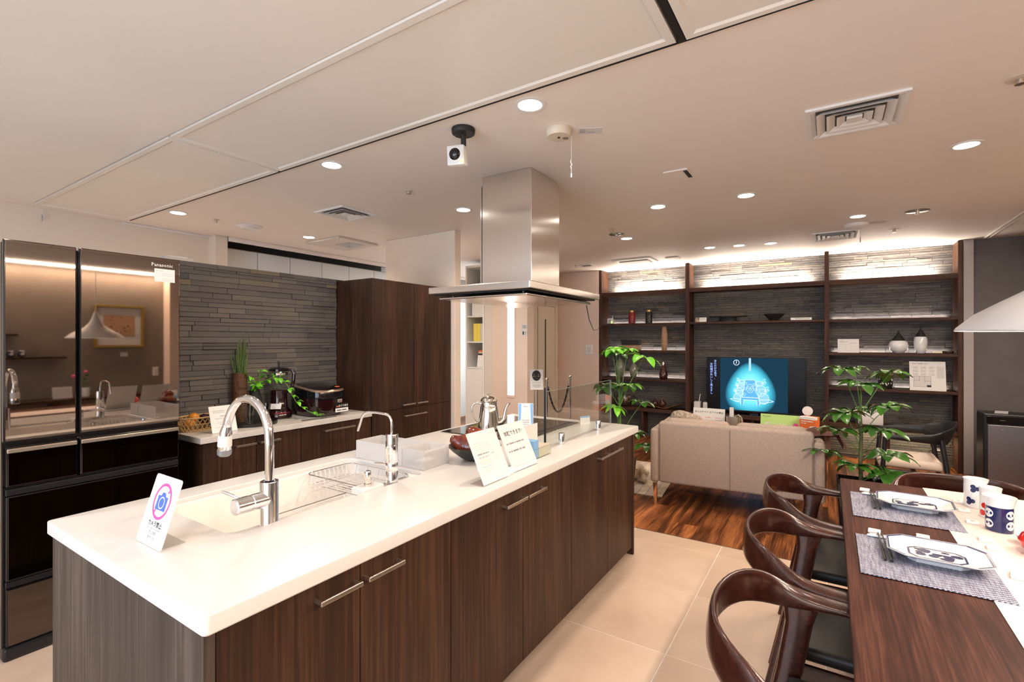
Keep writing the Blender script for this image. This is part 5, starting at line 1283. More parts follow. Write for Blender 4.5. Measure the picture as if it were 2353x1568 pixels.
t = thing('white_router', 'white box with an antenna at the left of the television', 'router', (7.12, 1.545, .4455)); MB().box(-.05, .05, -.04, .04, 0, .135, .006).build('body', M['white'], t); MB().cyl((0, -.02, .1355), (.01, -.035, .24), .006, .005).build('antenna', M['white'], t)
t = thing('white_speaker', 'small white box beside the router at the left of the television', 'speaker', (7.12, 1.44, .4455)); MB().box(-.04, .04, -.028, .028, 0, .130, .006).build('body', M['white'], t); MB().box(-.0415, -.0403, -.018, .018, .02, .10).build('front', M['paper2'], t)
# right bay
for (nm, lab, y, P1, P2) in (('lidded_jar', 'round white jar with a tapering black lid on the right shelf', -.659, [(.040, 0), (.046, .003), (.085, .045), (.092, .085), (.083, .125), (.066, .143)], [(.066, .1435), (.064, .147), (.040, .185), (.018, .215), (.010, .235), (.008, .262), (.003, .264)]),
                              ('lidded_jar', 'slim white jar with a tall tapering black lid on the right shelf', -.855, [(.036, 0), (.040, .003), (.056, .06), (.062, .12), (.059, .17), (.050, .188)], [(.050, .1885), (.047, .193), (.032, .225), (.014, .255), (.008, .275), (.006, .313), (.003, .315)])):
    t = thing(nm, lab, 'jar', (7.12, y, 1.2805), 0, 'white jars with black lids')
    MB().lathe(P1, seg=32).build('jar', M['porcelain'], t, True); MB().lathe(P2, seg=32).build('lid', M['blackmatte'], t, True)
t, sh = small_card('shelf_sign', 'white card with a printed table on the right shelf', 7.06, -.183, 1.2805, .210, .165); lines(sh, [(.015, .07, .145), (.015, .10, .128, .005), (.12, .19, .115)], .0006, M['greyink'], t, h=.003)
mb = MB(); 
for v in (.02, .045, .07, .1): sh.rect(mb, .015, .195, v, v+.0015, .0006)
for u in (.015, .08, .135, .194): sh.rect(mb, u, u+.0015, .02, .10, .0006)
mb.build('printed_table', M['paleink'], t)
vase('ashtray', 'small dark ring dish at the right end of the shelf', 7.10, -1.085, 1.2805, [(.03, 0), (.045, .006), (.052, .028), (.046, .030), (.036, .012), (.004, .010)], 'silver', 'dish', sx=.6)
t, sh = small_card('floor_plan_sign', 'large white sign with a floor plan on the lower right shelf', 7.02, -.905, .8705, .310, .325)
text('あかり学習プラン', .018, sh, .095, .298, .0006, M['ink'], t)
lines(sh, [(.03+.07*c, .075+.07*c, .262-.009*r-.005*(r//3)*2, .0028) for c in range(3) for r in range(9)]+[(.235, .295, .262-.0085*r, .0028) for r in range(15)], .0006, M['greyink'], t)
mb = MB(); 
for a, b, c_, d_ in ((.035, .185, .04, .042), (.035, .185, .158, .160), (.035, .037, .04, .16), (.183, .185, .04, .16), (.085, .087, .11, .16), (.13, .132, .085, .16), (.035, .085, .11, .112), (.13, .183, .105, .107)): sh.rect(mb, a, b, c_, d_, .0009)
sh.rect(mb, .148, .185, .04, .062, .0009); mb.build('plan_walls', M['ink'], t)
mb = MB(); sh.rect(mb, .035, .185, .04, .16, .0006); mb.build('plan_floor', M['paper2'], t)
t = thing('patterned_pot', 'black pot with a white pattern on the lower right shelf', 'pot', (7.10, -.535, .8705)); MB().lathe([(.066, 0), (.070, .004), (.090, .175), (.086, .175), (.07, .15), (0, .15)], seg=28, cap=False).build('pot', M['blackmatte'], t, True)
mb = MB()
for i in range(26):
    a, z = rnd.uniform(PI*.6, PI*1.4), rnd.uniform(.02, .15); r_ = .0708+z*.114+.0006; q = rnd.uniform(.004, .010)
    mb.poly([(r_*math.cos(a+q*dx/.08), r_*math.sin(a+q*dx/.08), z+q*dz) for dx, dz in ((1, 0), (.4, .9), (-.6, .8), (-1, 0), (-.4, -.9), (.6, -.8))])
mb.build('white_pattern', M['paper2'], t)
t = thing('white_planter', 'white square planter behind the stem of the right plant', 'planter', (7.10, -.395, .4455)); MB().box(-.09, .09, -.12, .12, 0, .15, .015).build('planter', M['white'], t, True)
vase('glass_bowl', 'clear shallow glass bowl behind the black armchair', 7.10, -.80, .4455, [(.05, 0), (.07, .006), (.145, .075), (.170, .115), (.167, .115), (.140, .075), (.06, .012), (.005, .010)], 'glass', 'bowl')
t = thing('wall_outlet', 'white wall outlet with a black plug under the right shelf', 'outlet', (7.270, -1.02, .235)); MB().box(-.006, 0, -.055, .055, -.06, .06, .002).build('plate', M['white'], t)
MB().box(-.028, -.0065, -.02, .02, -.018, .018, .004).build('plug', M['black'], t); MB().tube([(-.028, 0, 0), (-.06, .02, -.01), (-.07, .08, -.06), (-.07, .10, -.15), (-.06, .11, -.232)], .003, 6).build('cable', M['black'], t, True)
# ================================================================== plants with palmate leaves
def palm_cluster(parent, me, base, tip, n, s, tilt, stem_m, r=.0026):
    base, tip = Vector(base), Vector(tip); mid = base.lerp(tip, .55)+Vector((0, 0, .015))
    MB().tube([base, mid, tip], [r*1.25, r, r*.8], 6).build('petiole', stem_m, parent, True)
    a0 = rnd.uniform(0, 6.28)
    n += 1
    for k in range(n):
        yaw = a0+2*PI*k/n+rnd.uniform(-.12, .12); dn = Vector((math.cos(yaw), math.sin(yaw), 0)).dot(Vector(tilt))
        put_leaf('leaflet', me, parent, tip, yaw, rnd.uniform(-.14, .22)+dn, rnd.uniform(-.25, .25), s*rnd.uniform(.82, 1.12))
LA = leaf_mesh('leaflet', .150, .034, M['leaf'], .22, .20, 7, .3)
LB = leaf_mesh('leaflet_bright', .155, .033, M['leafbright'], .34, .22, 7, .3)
# right plant (behind the dining table): stem at (4.36, -.18)
pr = thing('umbrella_plant', 'green umbrella plant in a black planter between the table and sofa', 'plant', (4.36, -.19, 0))
MB().loft([[(a, b, z) for a, b in rrect(-k, k, -k, k, .012)] for k, z in ((.125, 0), (.150, .385), (.150, .40), (.138, .40), (.136, .345))]).build('planter', M['gloss_black'], pr, True)
MB().loft([[(a, b, z) for a, b in rrect(-.134, .134, -.134, .134, .01)] for z in (.346, .366)]).build('bark_mulch', M['soil'], pr)
MB().tube([(0, 0, .36), (.006, .004, .55), (-.004, 0, .75), (.004, .006, .92), (0, 0, 1.04)], [.014, .013, .011, .009, .005], 10).build('trunk', M['bark'], pr, True)
RX, RY = .5446, -.8387       # screen-right direction on the floor, used only to lay out where the leaf clusters grew
def rp_(sx, dz, dd): return (RX*sx+.8387*dd, RY*sx+.5446*dd, dz)
for bz, sx, z, dd, n, s in ((.86, -.125, 1.215, .04, 7, .98), (.92, -.075, 1.115, -.10, 7, 1.05), (.90, .185, 1.185, -.03, 8, 1.02), (.88, .05, 1.21, .14, 7, .7), (.62, -.155, .905, -.06, 8, 1.05), (.74, .150, .945, -.06, 8, 1.10), (.60, -.165, .765, .02, 8, 1.0), (.58, .080, .785, -.10, 8, 1.12),
                             (.45, -.10, .530, -.08, 8, 1.05), (.48, .160, .600, -.05, 8, 1.15), (.42, .10, .490, -.12, 7, 1.1), (.50, -.22, .60, .10, 7, .95), (.70, .02, .90, .12, 7, .9), (.40, .17, .46, -.02, 7, .9)):
    palm_cluster(pr, LA, (0, 0, bz), rp_(sx, z, dd), n, s, (rnd.uniform(-.3, .1), rnd.uniform(-.2, .2), 0), M['stem'])
# left plant (behind the far end of the island): stem about (4.30, 1.60)
pl2 = thing('umbrella_plant', 'bright green umbrella plant behind the far end of the island', 'plant', (4.26, 1.60, 0))
MB().loft([[(a, b, z) for a, b in superloop(28, k, k, 2)] for k, z in ((.11, 0), (.145, .34), (.150, .36), (.138, .36), (.134, .31))]).build('pot', M['brownvase'], pl2, True)
MB().loft([[(a, b, z) for a, b in superloop(28, .132, .132, 2)] for z in (.312, .330)]).build('soil', M['soil'], pl2)
MB().tube([(0, 0, .32), (.004, 0, .55), (0, 0, .78), (-.006, .004, .98)], [.015, .014, .012, .008], 10).build('trunk', M['stem'], pl2, True)
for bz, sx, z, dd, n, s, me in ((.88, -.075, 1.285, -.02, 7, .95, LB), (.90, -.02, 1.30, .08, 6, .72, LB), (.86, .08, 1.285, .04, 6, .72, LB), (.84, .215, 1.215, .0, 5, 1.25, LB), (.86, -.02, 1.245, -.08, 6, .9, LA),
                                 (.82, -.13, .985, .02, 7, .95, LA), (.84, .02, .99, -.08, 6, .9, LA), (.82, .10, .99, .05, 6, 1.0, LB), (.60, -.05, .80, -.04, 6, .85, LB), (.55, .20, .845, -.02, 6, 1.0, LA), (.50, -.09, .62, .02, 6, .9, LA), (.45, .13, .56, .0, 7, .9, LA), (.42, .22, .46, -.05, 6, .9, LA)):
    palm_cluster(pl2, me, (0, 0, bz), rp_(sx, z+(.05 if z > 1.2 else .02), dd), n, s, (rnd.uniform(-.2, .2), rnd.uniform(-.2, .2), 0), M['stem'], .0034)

# ================================================================== black armchair
ac = thing('black_armchair', 'black curved-shell armchair with a cream seat in front of the shelving', 'armchair', (5.55, -.60, 0), 0)
st = []
for i in range(21):
    t = -1+2*i/20; a = t*PI*.5
    x = .30*math.sin(a); 
    y = -.27*max(0, math.cos(a))**.8+(.0)
    if abs(t) > .8: y = .0+(abs(t)-.8)/.2*.22-.02
    if abs(t) > .8: x = .30*(1 if t > 0 else -1)*(1.0-.04*(abs(t)-.8)/.2)
    hh = .085*max(0, 1-abs(t)**1.8)+.012; z = .60+.045*(1-abs(t))
    st.append([x, y, z, hh])
P = [Vector(s_[:3]) for s_ in st]; fx = []
for i, s_ in enumerate(st):
    d = (P[min(i+1, 20)]-P[max(i-1, 0)]).normalized(); out_ = d.cross(Vector((0, 0, 1))).normalized(); u = (Vector((0, 0, 1))+out_*(.35 if abs(i-10) < 8 else .0)).normalized()
    s2 = d.cross(u).normalized(); fx.append((P[i], s2, u, .010 if abs(i-10) < 9 else .016, s_[3]))
MB().sweep(fx, 14, 2.6).build('back_shell', M['black'], ac, True, angle=60)
for x in (-.27, .27):
    MB().tube([(x*.97, .20, .595), (x, .22, .3), (x*1.04, .24, 0)], [.018, .017, .012], 12).build('leg', M['black'], ac, True)
    MB().tube([(x*.88, -.17, .60), (x*.95, -.21, .3), (x*1.04, -.26, 0)], [.020, .019, .012], 12).build('leg', M['black'], ac, True)
    MB().tube([(x*.97, .20, .315), (x*.93, -.19, .30)], .013, 10).build('side_rail', M['black'], ac, True)
MB().box(-.255, .255, -.012, .012, .29, .325, .005).box(-.255, .255, .19, .212, .295, .33, .005).build('seat_frame', M['black'], ac)
MB().box(-.250, .250, -.19, .25, .334, .405, .026, seg=3).build('seat_cushion', M['cream_fabric'], ac, True)

# ================================================================== air purifier at the right wall
ap = thing('air_purifier', 'large silver air purifier panel at the right edge of the photo', 'air purifier', (6.25, -1.44, 0))
MB().box(0, .26, -.235, .235, .0, .745, .012).build('body', M['darkmetal'], ap)
MB().box(-.006, -.0005, -.205, .205, .03, .640, .002).build('front_panel', M['steelgrey'], ap)
MB().box(-.008, -.0005, -.213, .213, .652, .722, .002).build('control_band', M['gloss_black'], ap)
sh = Sheet((-.0065, .205, 0), (0, -1, 0), (0, 0, 1)); text('Panasonic', .020, sh, .21, .05, .0004, M['ink'], ap); lines(sh, [(.19, .24, .10, .004), (.08, .12, .685, .003), (.30, .34, .685, .003)], .0016, M['greyink'], ap)
mb = MB(); disc(mb, .10, .60, .006, .0004, 10); mb.build('button', M['nickel'], ap)
tag(MB().box(-.001, .0, -.045, .045, 0, .028, rot=Ry(-.5)).build('price_card', M['paper'], loc=(6.262, -1.33, .7458)), 'small white card standing on the air purifier', 'card')

# ================================================================== queue barrier and sign by the lift
def post(x, y, lab):
    t = thing('barrier_post', lab, 'barrier post', (x, y, 0), 0, 'chrome barrier posts')
    MB().lathe([(.15, 0), (.15, .008), (.06, .02), (.018, .03)]).build('base', M['chrome'], t, True)
    MB().cyl((0, 0, .0305), (0, 0, .88), .016).build('pole', M['chrome'], t, True)
    MB().lathe([(.020, .8805), (.020, .895), (.010, .90), (.022, .915), (.026, .93), (.022, .945), (.006, .953)]).build('finial', M['chrome'], t, True)
    for s_ in (-1, 1): MB().tube([(s_*.016, 0, .80), (s_*.04, 0, .80), (s_*.045, 0, .825)], .004, 6).build('hook', M['chrome'], t, True)
    return t
post(6.12, 3.02, 'chrome barrier post standing in front of the lift, nearer the shelving'); post(5.53, 3.06, 'chrome barrier post hidden behind the lift notice')
def rope(p0, p1, sag, lab):
    pts = [(p0[0]+(p1[0]-p0[0])*i/12, p0[1]+(p1[1]-p0[1])*i/12, p0[2]+(p1[2]-p0[2])*i/12-sag*4*(i/12)*(1-i/12)) for i in range(13)]
    t = thing('barrier_rope', lab, 'rope', p0, 0, 'barrier ropes'); q = [Vector(p)-Vector(p0) for p in pts]
    for ph in (0, PI):
        tw = []
        for i in range(97):
            f = i/96*12; k = min(int(f), 11); p = q[k].lerp(q[k+1], f-k); a = f*4.2+ph; tw.append(p+Vector((.007*math.cos(a)*.3, .007*math.cos(a), .007*math.sin(a))))
        MB().tube(tw, .008, 6).build('strand', M['darkmetal'], t, True)
    MB().cyl((0, 0, .0), (0, 0, .03), .012).build('end_cap', M['chrome'], t, True)
rope((5.53+.045, 3.06, .80), (6.12-.045, 3.02, .80), .33, 'grey braided rope sagging between the two chrome posts')
sg = thing('lift_notice', 'curved white notice with a black oval on a chrome stand before the lift', 'sign', (4.85, 2.815, 0), math.radians(33+180))
mb = MB(); LP = []
for i in range(9):
    t = -1+2*i/8; LP.append((.02*t*t+.06*t*0, t))
fr_, bk_ = [], []
def cs(u, v): return (.030-.035*(1-(v/.12)**2)+.05*v*0, u+.10*(-v)*.28, .980+v)   # gently bowed, leaning sheet
G = [[Vector(cs(-.075+.15*j/6, -.115+.23*i/8)) for j in range(7)] for i in range(9)]
mb = MB(); V0 = [[mb.bm.verts.new(p) for p in r_] for r_ in G]; V1 = [[mb.bm.verts.new(p-Vector((.004, 0, 0))) for p in r_] for r_ in G]
for i in range(8):
    for j in range(6):
        mb.bm.faces.new((V0[i][j], V0[i][j+1], V0[i+1][j+1], V0[i+1][j])); mb.bm.faces.new((V1[i][j], V1[i+1][j], V1[i+1][j+1], V1[i][j+1]))
for i in range(8): mb.bm.faces.new((V0[i][0], V0[i+1][0], V1[i+1][0], V1[i][0])); mb.bm.faces.new((V0[i][6], V1[i][6], V1[i+1][6], V0[i+1][6]))
for j in range(6): mb.bm.faces.new((V0[0][j], V1[0][j], V1[0][j+1], V0[0][j+1])); mb.bm.faces.new((V0[8][j], V0[8][j+1], V1[8][j+1], V1[8][j]))
mb.build('sheet', M['paper2'], sg, True)
def onsheet(pts, m, nm, d=.001): return MB().poly([Vector(cs(a, b))+Vector((d, 0, 0)) for a, b in pts]).build(nm, M[m], sg)
mb = MB()
for k in range(24):
    a0, a1 = 2*PI*k/24, 2*PI*(k+1)/24
    mb.poly([Vector(cs(0, .045))+Vector((.0012, 0, 0)), Vector(cs(.050*math.cos(a0), .045+.062*math.sin(a0)))+Vector((.001, 0, 0)), Vector(cs(.050*math.cos(a1), .045+.062*math.sin(a1)))+Vector((.001, 0, 0))])
mb.build('black_oval', M['ink'], sg)
class Bow:
    def p(self, u, v, d=0): return Vector(cs(u, v))+Vector((.0016, 0, 0))
text('ホーム', .022, Bow(), 0, .062, 0, M['paper'], sg); text('エレベーター', .015, Bow(), 0, .036, 0, M['paper'], sg)
mb = MB()
for v, w_ in ((-.04, .05), (-.06, .035), (-.07, .05), (-.08, .05), (-.09, .03)): mb.poly([Vector(cs(a, b))+Vector((.0012, 0, 0)) for a, b in ((-w_, v), (w_, v), (w_, v+.004), (-w_, v+.004))])
mb.build('small_print', M['greyink'], sg)
MB().cyl((-.01, 0, .02), (-.01, 0, .90), .007).build('pole', M['chrome'], sg, True); MB().lathe([(.12, 0), (.12, .008), (.02, .02)]).build('base', M['chrome'], sg, True)

# ================================================================== ceiling fittings
def downlight(x, y, lab, power=22, r=.055, tilt=0, tone=WARM, cone=150):
    t = thing('downlight', lab, 'ceiling light', (x, y, CEIL), 0, 'recessed downlights')
    MB().lathe([(r+.018, -.0005), (r+.018, -.004), (r+.006, -.006), (r, -.004), (r, -.0008)], cap=False).build('trim_ring', M['white'], t, True)
    MB().lathe([(r-.001, -.0006), (r-.001, -.0035), (.001, -.0050)], cap=False).build('lens', M['lens'], t, True)
    l = light('bulb', 'SPOT', (x, y, CEIL-.03), power, tone, (0, 0, 0), spot_size=math.radians(cone), spot_blend=.9, shadow_soft_size=.05)
    l.parent = t; l.location = (0, 0, -.03); return t
DL = [(0.69, 2.577, 'large downlight above the near end of the refrigerator'), (1.92, 1.149, 'downlight with a tilted ring between the hatch seam and the security camera'), (1.914, 2.561, 'downlight above the island, left of the security camera'),
      (1.924, 4.60, 'downlight close to the beige wall behind the refrigerator'), (3.115, 4.537, 'downlight above the white corridor cupboards'), (3.157, 2.526, 'downlight just left of the range hood'),
      (3.622, -.63, 'bright downlight beyond the dining table near the right wall'), (3.936, 1.158, 'downlight right of the range hood, first of the pair'), (3.986, .522, 'downlight right of the range hood, second of the pair'),
      (5.179, -.202, 'downlight beside the square ceiling vent near the shelving'), (4.974, 1.793, 'small downlight over the walkway beyond the range hood'), (5.983, 1.163, 'left downlight of the row of three before the television'),
      (6.026, .861, 'middle downlight of the row of three before the television'), (6.083, .548, 'right downlight of the row of three before the television')]
PW_ = [15, 29, 30, 60, 50, 28, 16, 22, 16, 9, 10, 7, 7, 7]
for (x, y, lb), p in zip(DL, PW_): downlight(x, y, lb, p)
# unseen downlights added as fill: behind the pillar, above and behind the camera
downlight(4.2, 3.62, 'unseen downlight added behind the beige pillar to light the niche cupboard', 30, tone=(1, .95, .88))
for k, (x, y, p) in enumerate(((.69, 1.15, 9), (.69, -.4, 14), (-.55, 2.57, 14), (-.55, 1.15, 12), (2.2, -.57, 0))):
    if p: downlight(x, y, ('added fill downlight above the near end of the island', 'added fill downlight above the camera', 'added fill downlight behind the camera by the refrigerator', 'added fill downlight behind the camera in the middle')[k], p)
def vent(x, y, lab, s=.195, sy=None):
    sy = sy or s; t = thing('ceiling_vent', lab, 'vent', (x, y, CEIL), 0, 'square ceiling vents'); fx_ = s; fy = sy
    def fr2(mb, a, b, z0, z1): mb.loft([[(-a, -a*fy/fx_, z0), (a, -a*fy/fx_, z0), (a, a*fy/fx_, z0), (-a, a*fy/fx_, z0)], [(-b, -b*fy/fx_, z1), (b, -b*fy/fx_, z1), (b, b*fy/fx_, z1), (-b, b*fy/fx_, z1)]], False, False)
    m = MB(); fr2(m, s, s, -.0005, -.012); fr2(m, s, s-.020, -.012, -.012); fr2(m, s-.020, s-.04, -.012, -.002); m.build('frame', M['white'], t)
    MB().box(-s+.03, s-.03, -sy+.03, sy-.03, -.0018, -.0006).build('throat', M['recess_shade'], t)
    for k in range(3):
        a = s*(.78-.21*k); m = MB(); fr2(m, a, a-.010, -.022+.002*k, -.020+.002*k); fr2(m, a-.010, a-.034, -.020+.002*k, -.004); fr2(m, a, a-.024, -.022+.002*k, -.0025); m.build('louver', M['white'], t)
    a = s*.16; m = MB(); m.box(-a, a, -a*fy/fx_, a*fy/fx_, -.018, -.004, .003); m.build('centre_plate', M['white'], t)
vent(2.865, -.098, 'large square ceiling vent over the dining table', .196); vent(2.700, 3.425, 'square ceiling vent above the stone wall', .178); vent(5.985, -.045, 'square ceiling vent near the shelving', .225, .20)
t = thing('access_hatch', 'flat square ceiling hatch above the white corridor cupboards', 'hatch', (3.50, 4.50, CEIL)); MB().box(-.26, .26, -.28, .28, -.022, -.0005, .004).build('panel', M['offwhite'], t); MB().box(-.05, .16, -.18, .06, -.0245, -.0225).build('grille', M['celadon'], t)
t = thing('ceiling_cassette', 'rectangular ceiling air outlet in front of the left shelving bay', 'air outlet', (6.40, 2.19, CEIL)); MB().box(-.20, .20, -.26, .26, -.018, -.0005, .004).build('frame', M['white'], t); MB().box(-.10, .12, -.20, .18, -.030, -.0185, .003).build('flap', M['offwhite'], t); MB().box(-.13, -.105, -.2, .18, -.0205, -.0185).build('slot', M['black'], t)
t = thing('air_slot', 'small rectangular slot vent in the ceiling right of the range hood', 'vent', (3.24, .82, CEIL)); MB().box(-.095, .095, -.075, .075, -.010, -.0005, .004).build('frame', M['ceil'], t); MB().box(-.075, .075, -.070, -.045, -.0115, -.0102).build('slot', M['darkmetal'], t)
t = thing('small_vent', 'small dark-slotted ceiling vent near the left end of the shelving', 'vent', (6.42, 2.90, CEIL)); MB().box(-.07, .07, -.09, .09, -.010, -.0005, .003).build('frame', M['white'], t); MB().box(-.04, .04, -.065, .065, -.0115, -.0102).build('slot', M['darkmetal'], t)
tag(MB().box(-.07, .07, -.08, .08, -.016, -.0005, .003).build('ceiling_plate', M['offwhite'], loc=(6.43, 1.70, CEIL)), 'small square ceiling plate beside the rectangular air outlet', 'plate')
# smoke detectors
t = thing('smoke_detector', 'round cream smoke detector with a pull cord beside the security camera', 'smoke detector', (2.225, 1.160, CEIL), math.radians(-57))
MB().lathe([(.064, -.0005), (.066, -.010), (.064, -.032), (.058, -.040), (.002, -.041)], seg=36, cap=False).build('body', M['cream'], t, True)
MB().box(-.006, .006, -.008, .008, -.0435, -.0412).build('window', M['black'], t); MB().lathe([(.016, -.041), (.012, -.043), (.001, -.0435)], (.035, .01, 0), 16).build('button', M['celadon'], t, True)
MB().tube([(.064, .0, -.03), (.064, 0, -.155)], .0012, 5).build('pull_cord', M['white'], t); 
MB().tube([(.064, 0, -.155), (.060, 0, -.165), (.067, 0, -.18), (.061, 0, -.19), (.064, 0, -.20)], .0026, 6).build('knot', M['white'], t, True); MB().tube([(.064, 0, -.20), (.064, 0, -.225)], .0012, 5).build('cord_end', M['white'], t); MB().cyl((.064, 0, -.225), (.064, 0, -.245), .004).build('toggle', M['white'], t, True)
def tagcard(x, y, rz, lab, w_=.06, h=.034):
    t = thing('ceiling_label', lab, 'label', (x, y, CEIL), rz); MB().box(-w_, w_, -h, h, -.0025, -.0005).build('card', M['paper2'], t)
    sh = Sheet((-w_, h, -.0026), (1, 0, 0), (0, -1, 0)); lines(sh, [(.006, .030, h*1.55), (.006, .040, h*1.05), (.006, .035, h*.55), (.045, .080, h*.55)], .0004, M['ink'], t, h=.0045)
tagcard(2.325, 1.030, math.radians(-62), 'white product label on the ceiling beside the cream smoke detector'); tagcard(5.525, -.335, math.radians(-75), 'white product label on the ceiling beside the far round detector', .09, .05)
vase('smoke_detector', 'flat round white detector next to the far ceiling label', 5.525, -.205, CEIL, [(.095, -.0006), (.095, -.02), (.075, -.034), (.003, -.036)], 'white', 'smoke detector', 32)
vase('round_speaker', 'round white ceiling speaker above the refrigerator corner', 2.527, 4.591, CEIL, [(.115, -.0006), (.115, -.008), (.085, -.012), (.078, -.026), (.055, -.028), (.05, -.02), (.003, -.02)], 'white', 'speaker', 36)
def sprinkler(x, y, lab, r=.045, big=False):
    t = thing('sprinkler', lab, 'sprinkler', (x, y, CEIL), 0, 'ceiling sprinklers'); MB().lathe([(r, -.0006), (r, -.003), (.018, -.006)]).build('plate', M['cream'] if not big else M['celadon'], t, True)
    MB().lathe([(.012, -.0062), (.012, -.018), (.018, -.020), (.018, -.026), (.002, -.027)]).build('head', M['nickel'], t, True)
for x, y, lb, r, b in ((2.541, 2.534, 'small sprinkler left of the range hood', .028, 0), (2.218, 4.581, 'small sprinkler near the round ceiling speaker', .028, 0), (5.24, -.609, 'sprinkler with a wide disc near the right wall', .085, 1), (5.999, -.523, 'small sprinkler beside the far square vent', .05, 0), (2.82, -.655, 'sprinkler at the top right above the dining table', .045, 0), (4.724, 1.810, 'wide disc sprinkler beyond the range hood', .075, 1), (4.50, 1.77, 'small sprinkler next to the wide disc sprinkler beyond the hood', .035, 0), (6.355, 3.035, 'tiny sprinkler near the lift', .035, 0)): sprinkler(x, y, lb, r, b)
for x, y, lb in ((5.9, -.25, 'thin pull cord hanging from the ceiling near the right shelving bay'), (1.25, 5.34, 'thin pull cord hanging at the ceiling edge above the refrigerator')):
    t = thing('pull_cord', lab if False else lb, 'cord', (x, y, CEIL)); MB().cyl((0, 0, -.0005), (0, 0, -.06), .0016, seg=6).build('cord', M['white'], t); MB().cyl((0, 0, -.06), (0, 0, -.11), .004, seg=8).build('toggle', M['steelgrey'], t)
# security camera
sc_ = thing('security_camera', 'white box security camera on a black ceiling mount', 'camera', (1.955, 1.565, CEIL), math.radians(-163))
MB().lathe([(.058, -.0006), (.060, -.004), (.058, -.024), (.054, -.028), (.016, -.030)], seg=32).build('mount_plate', M['blackmatte'], sc_, True)
for a in (.6, 2.7, 4.8): MB().cyl((.040*math.cos(a), .040*math.sin(a), -.0305), (.040*math.cos(a), .040*math.sin(a), -.027), .004, seg=8).build('screw', M['darkmetal'], sc_)
MB().cyl((0, 0, -.0302), (-.004, 0, -.085), .0135).build('stem', M['blackmatte'], sc_, True)
MB().box(-.028, .030, -.078, .014, -.186, -.088, .006, rot=Ry(.10)).build('housing', M['white'], sc_, True, angle=30)
R_ = Ry(PI/2+.10)
MB().lathe([(.040, 0), (.041, .004), (.035, .007), (.031, .007)], (.0305, -.032, -.137), 32, rot=R_).build('lens_ring', M['white'], sc_, True); MB().lathe([(.030, .0075), (.026, .014), (.012, .020), (.002, .021)], (.0305, -.032, -.137), 32, rot=R_).build('lens', M['gloss_black'], sc_, True)
MB().box(.0345, .0355, .000, .008, -.180, -.172).build('indicator', M['ledgreen'], sc_)
sh = Sheet((.0285, -.074, -.103), (0, 1, 0), (-.10, 0, 1)); text('Panasonic', .0075, sh, .020, .006, .0012, M['ink'], sc_)
MB().tube([(.0, -.045, -.028), (.01, -.062, -.05), (0, -.045, -.075), (0, -.014, -.085)], .0012, 5).build('thin_wire', M['offwhite'], sc_)

# ================================================================== opposite wall, seen in the refrigerator's mirror doors
WY = -1.750
cn = thing('wall_console', 'long dark console along the wall behind the dining table', 'console', (1.9, -1.60, 0)); MB().box(-1.9, 1.9, -.14, .16, .70, .735, .003).build('top', M['walnutdark'], cn)
for x in (-1.85, 0, 1.85): MB().box(x-.02, x+.02, -.13, .15, 0, .6995).build('support', M['walnutdark'], cn)
pf2 = thing('framed_picture', 'framed picture of red flowers with a gold frame on the taupe wall', 'picture', (2.59, WY, 1.61))
for a in ((-.27, .27, .245, .275), (-.27, .27, -.275, -.245)): MB().box(a[0], a[1], .001, .025, a[2], a[3], .003).build('frame', M['goldframe'], pf2)
for a in (-.27, .24): MB().box(a, a+.03, .001, .025, -.244, .244, .003).build('frame', M['goldframe'], pf2)
MB().box(-.238, .238, .001, .008, -.243, .243).build('mat_board', M['paper2'], pf2); MB().box(-.17, .17, .0082, .0095, -.13, .15).build('picture', M['tan'], pf2)
mb = MB()
for i in range(16):
    x, z = rnd.uniform(-.12, .12), rnd.uniform(-.10, .12); q = rnd.uniform(.008, .018); mb.poly([(x+q*math.cos(a)*(1 if k_ % 2 else .4), .0098, z+q*math.sin(a)*(1 if k_ % 2 else .4)) for k_, a in enumerate([2*PI*j/10 for j in range(10)])])
mb.build('painted_flowers', M['redline'], pf2)
for k, (x0, x1, z, lb) in enumerate(((-.2, 2.02, 1.235, 'long dark wall shelf with two jars on the taupe wall'), (-.2, 1.60, 1.50, 'shorter dark wall shelf above the long one'))): tag(MB().box(x0, x1, WY+.001, WY+.16, z-.025, z, .003).build('wall_shelf', M['walnutdark']), lb, 'shelf', 'dark wall shelves')
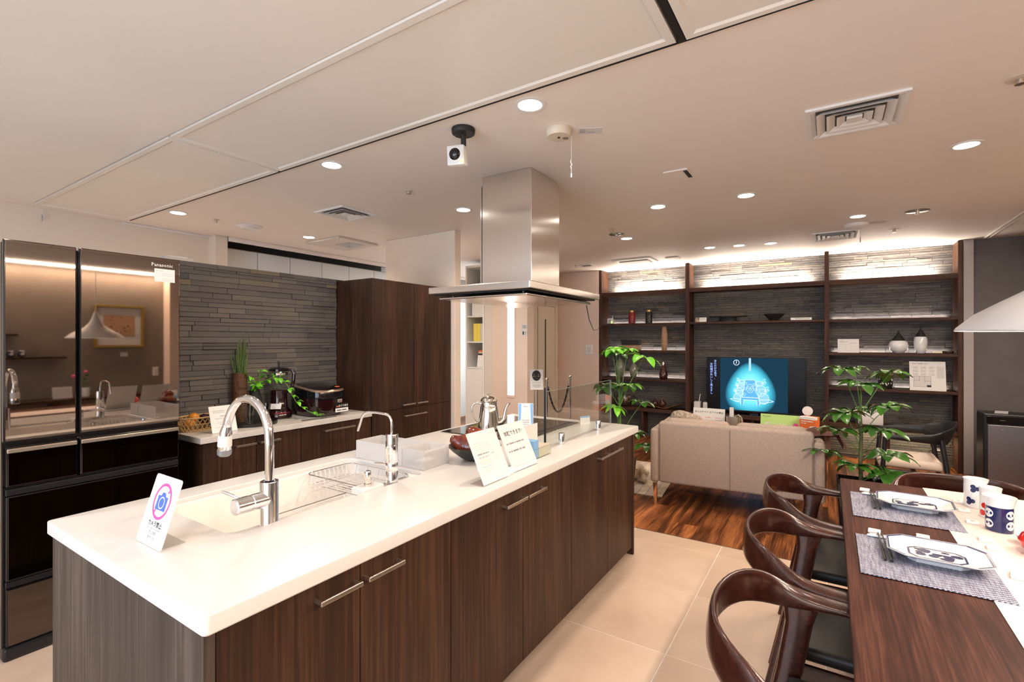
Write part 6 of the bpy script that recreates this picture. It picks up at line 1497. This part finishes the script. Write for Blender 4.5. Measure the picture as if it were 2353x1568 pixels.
for x, lb in ((1.555, 'left dark round jar on the wall shelf'), (1.645, 'right dark round jar on the wall shelf')):
    t = thing('round_jar', lb, 'jar', (x, WY+.08, 1.2355), 0, 'dark round jars'); MB().lathe([(.018, 0), (.032, .012), (.036, .035), (.030, .055), (.020, .064)]).build('jar', M['indigo'], t, True); MB().lathe([(.021, .0645), (.022, .075), (.018, .077)]).build('lid', M['paper2'], t, True); MB().sphere((0, .033, .033), .015, 10, 8, (1, .3, 1)).build('emblem', M['paper2'], t, True)
tag(bx(2.60, 2.68, WY+.001, WY+.004, 1.215, 1.27).build('picture_caption', M['paper2']), 'small caption card below the framed picture', 'card')
t = thing('wall_outlet', 'white outlet low on the taupe wall near the corner pillar', 'outlet', (3.0, WY, 1.0)); MB().box(-.035, .035, .001, .008, -.06, .06, .003).build('plate', M['white'], t); MB().box(-.012, .012, .0082, .012, -.03, .03, .002).build('socket', M['offwhite'], t)
struct('pillar_opposite', bx(3.10, 3.45, -1.749, -1.56, 0, CEIL-.001), M['wallpink'])
t = thing('flower_vase', 'white vase with a pink flower on the console', 'vase', (2.20, -1.60, .7355)); MB().lathe([(.035, 0), (.038, .003), (.040, .11), (.036, .111), (.034, .02)], seg=24).build('vase', M['porcelain'], t, True)
for dx, dz in ((-.11, .25), (.0, .30), (.04, .22)): MB().tube([(0, 0, .10), (dx*.5, 0, dz*.75), (dx, 0, dz)], .003, 6).build('stem', M['stem'], t, True)
MB().sphere((-.115, 0, .255), .022, 10, 8).build('bloom', M['pinkink'], t, True); MB().sphere((0, 0, .305), .018, 10, 8).build('bloom', M['pinkink'], t, True)
for a, z in ((.4, .15), (2.6, .2), (1.2, .24), (4, .18)): put_leaf('leaf', LA, t, (0, 0, z), a, .6, 0, .55)
t = thing('console_card', 'white text card leaning on the console beside the flower vase', 'sign', (1.98, -1.58, .7355)); sh = Sheet((.09, 0, .001), (-1, 0, 0), (0, -.2, 1)); sh.slab(0, .18, 0, .135, -.003, 0).build('sheet', M['paper2'], t); lines(sh, [(.02, .16, .11-.016*i) for i in range(6)], .0005, M['greyink'], t, h=.004)
MB().box(-.06, .06, -.05, .0, 0, .0015).build('foot', M['acrylic'], t)
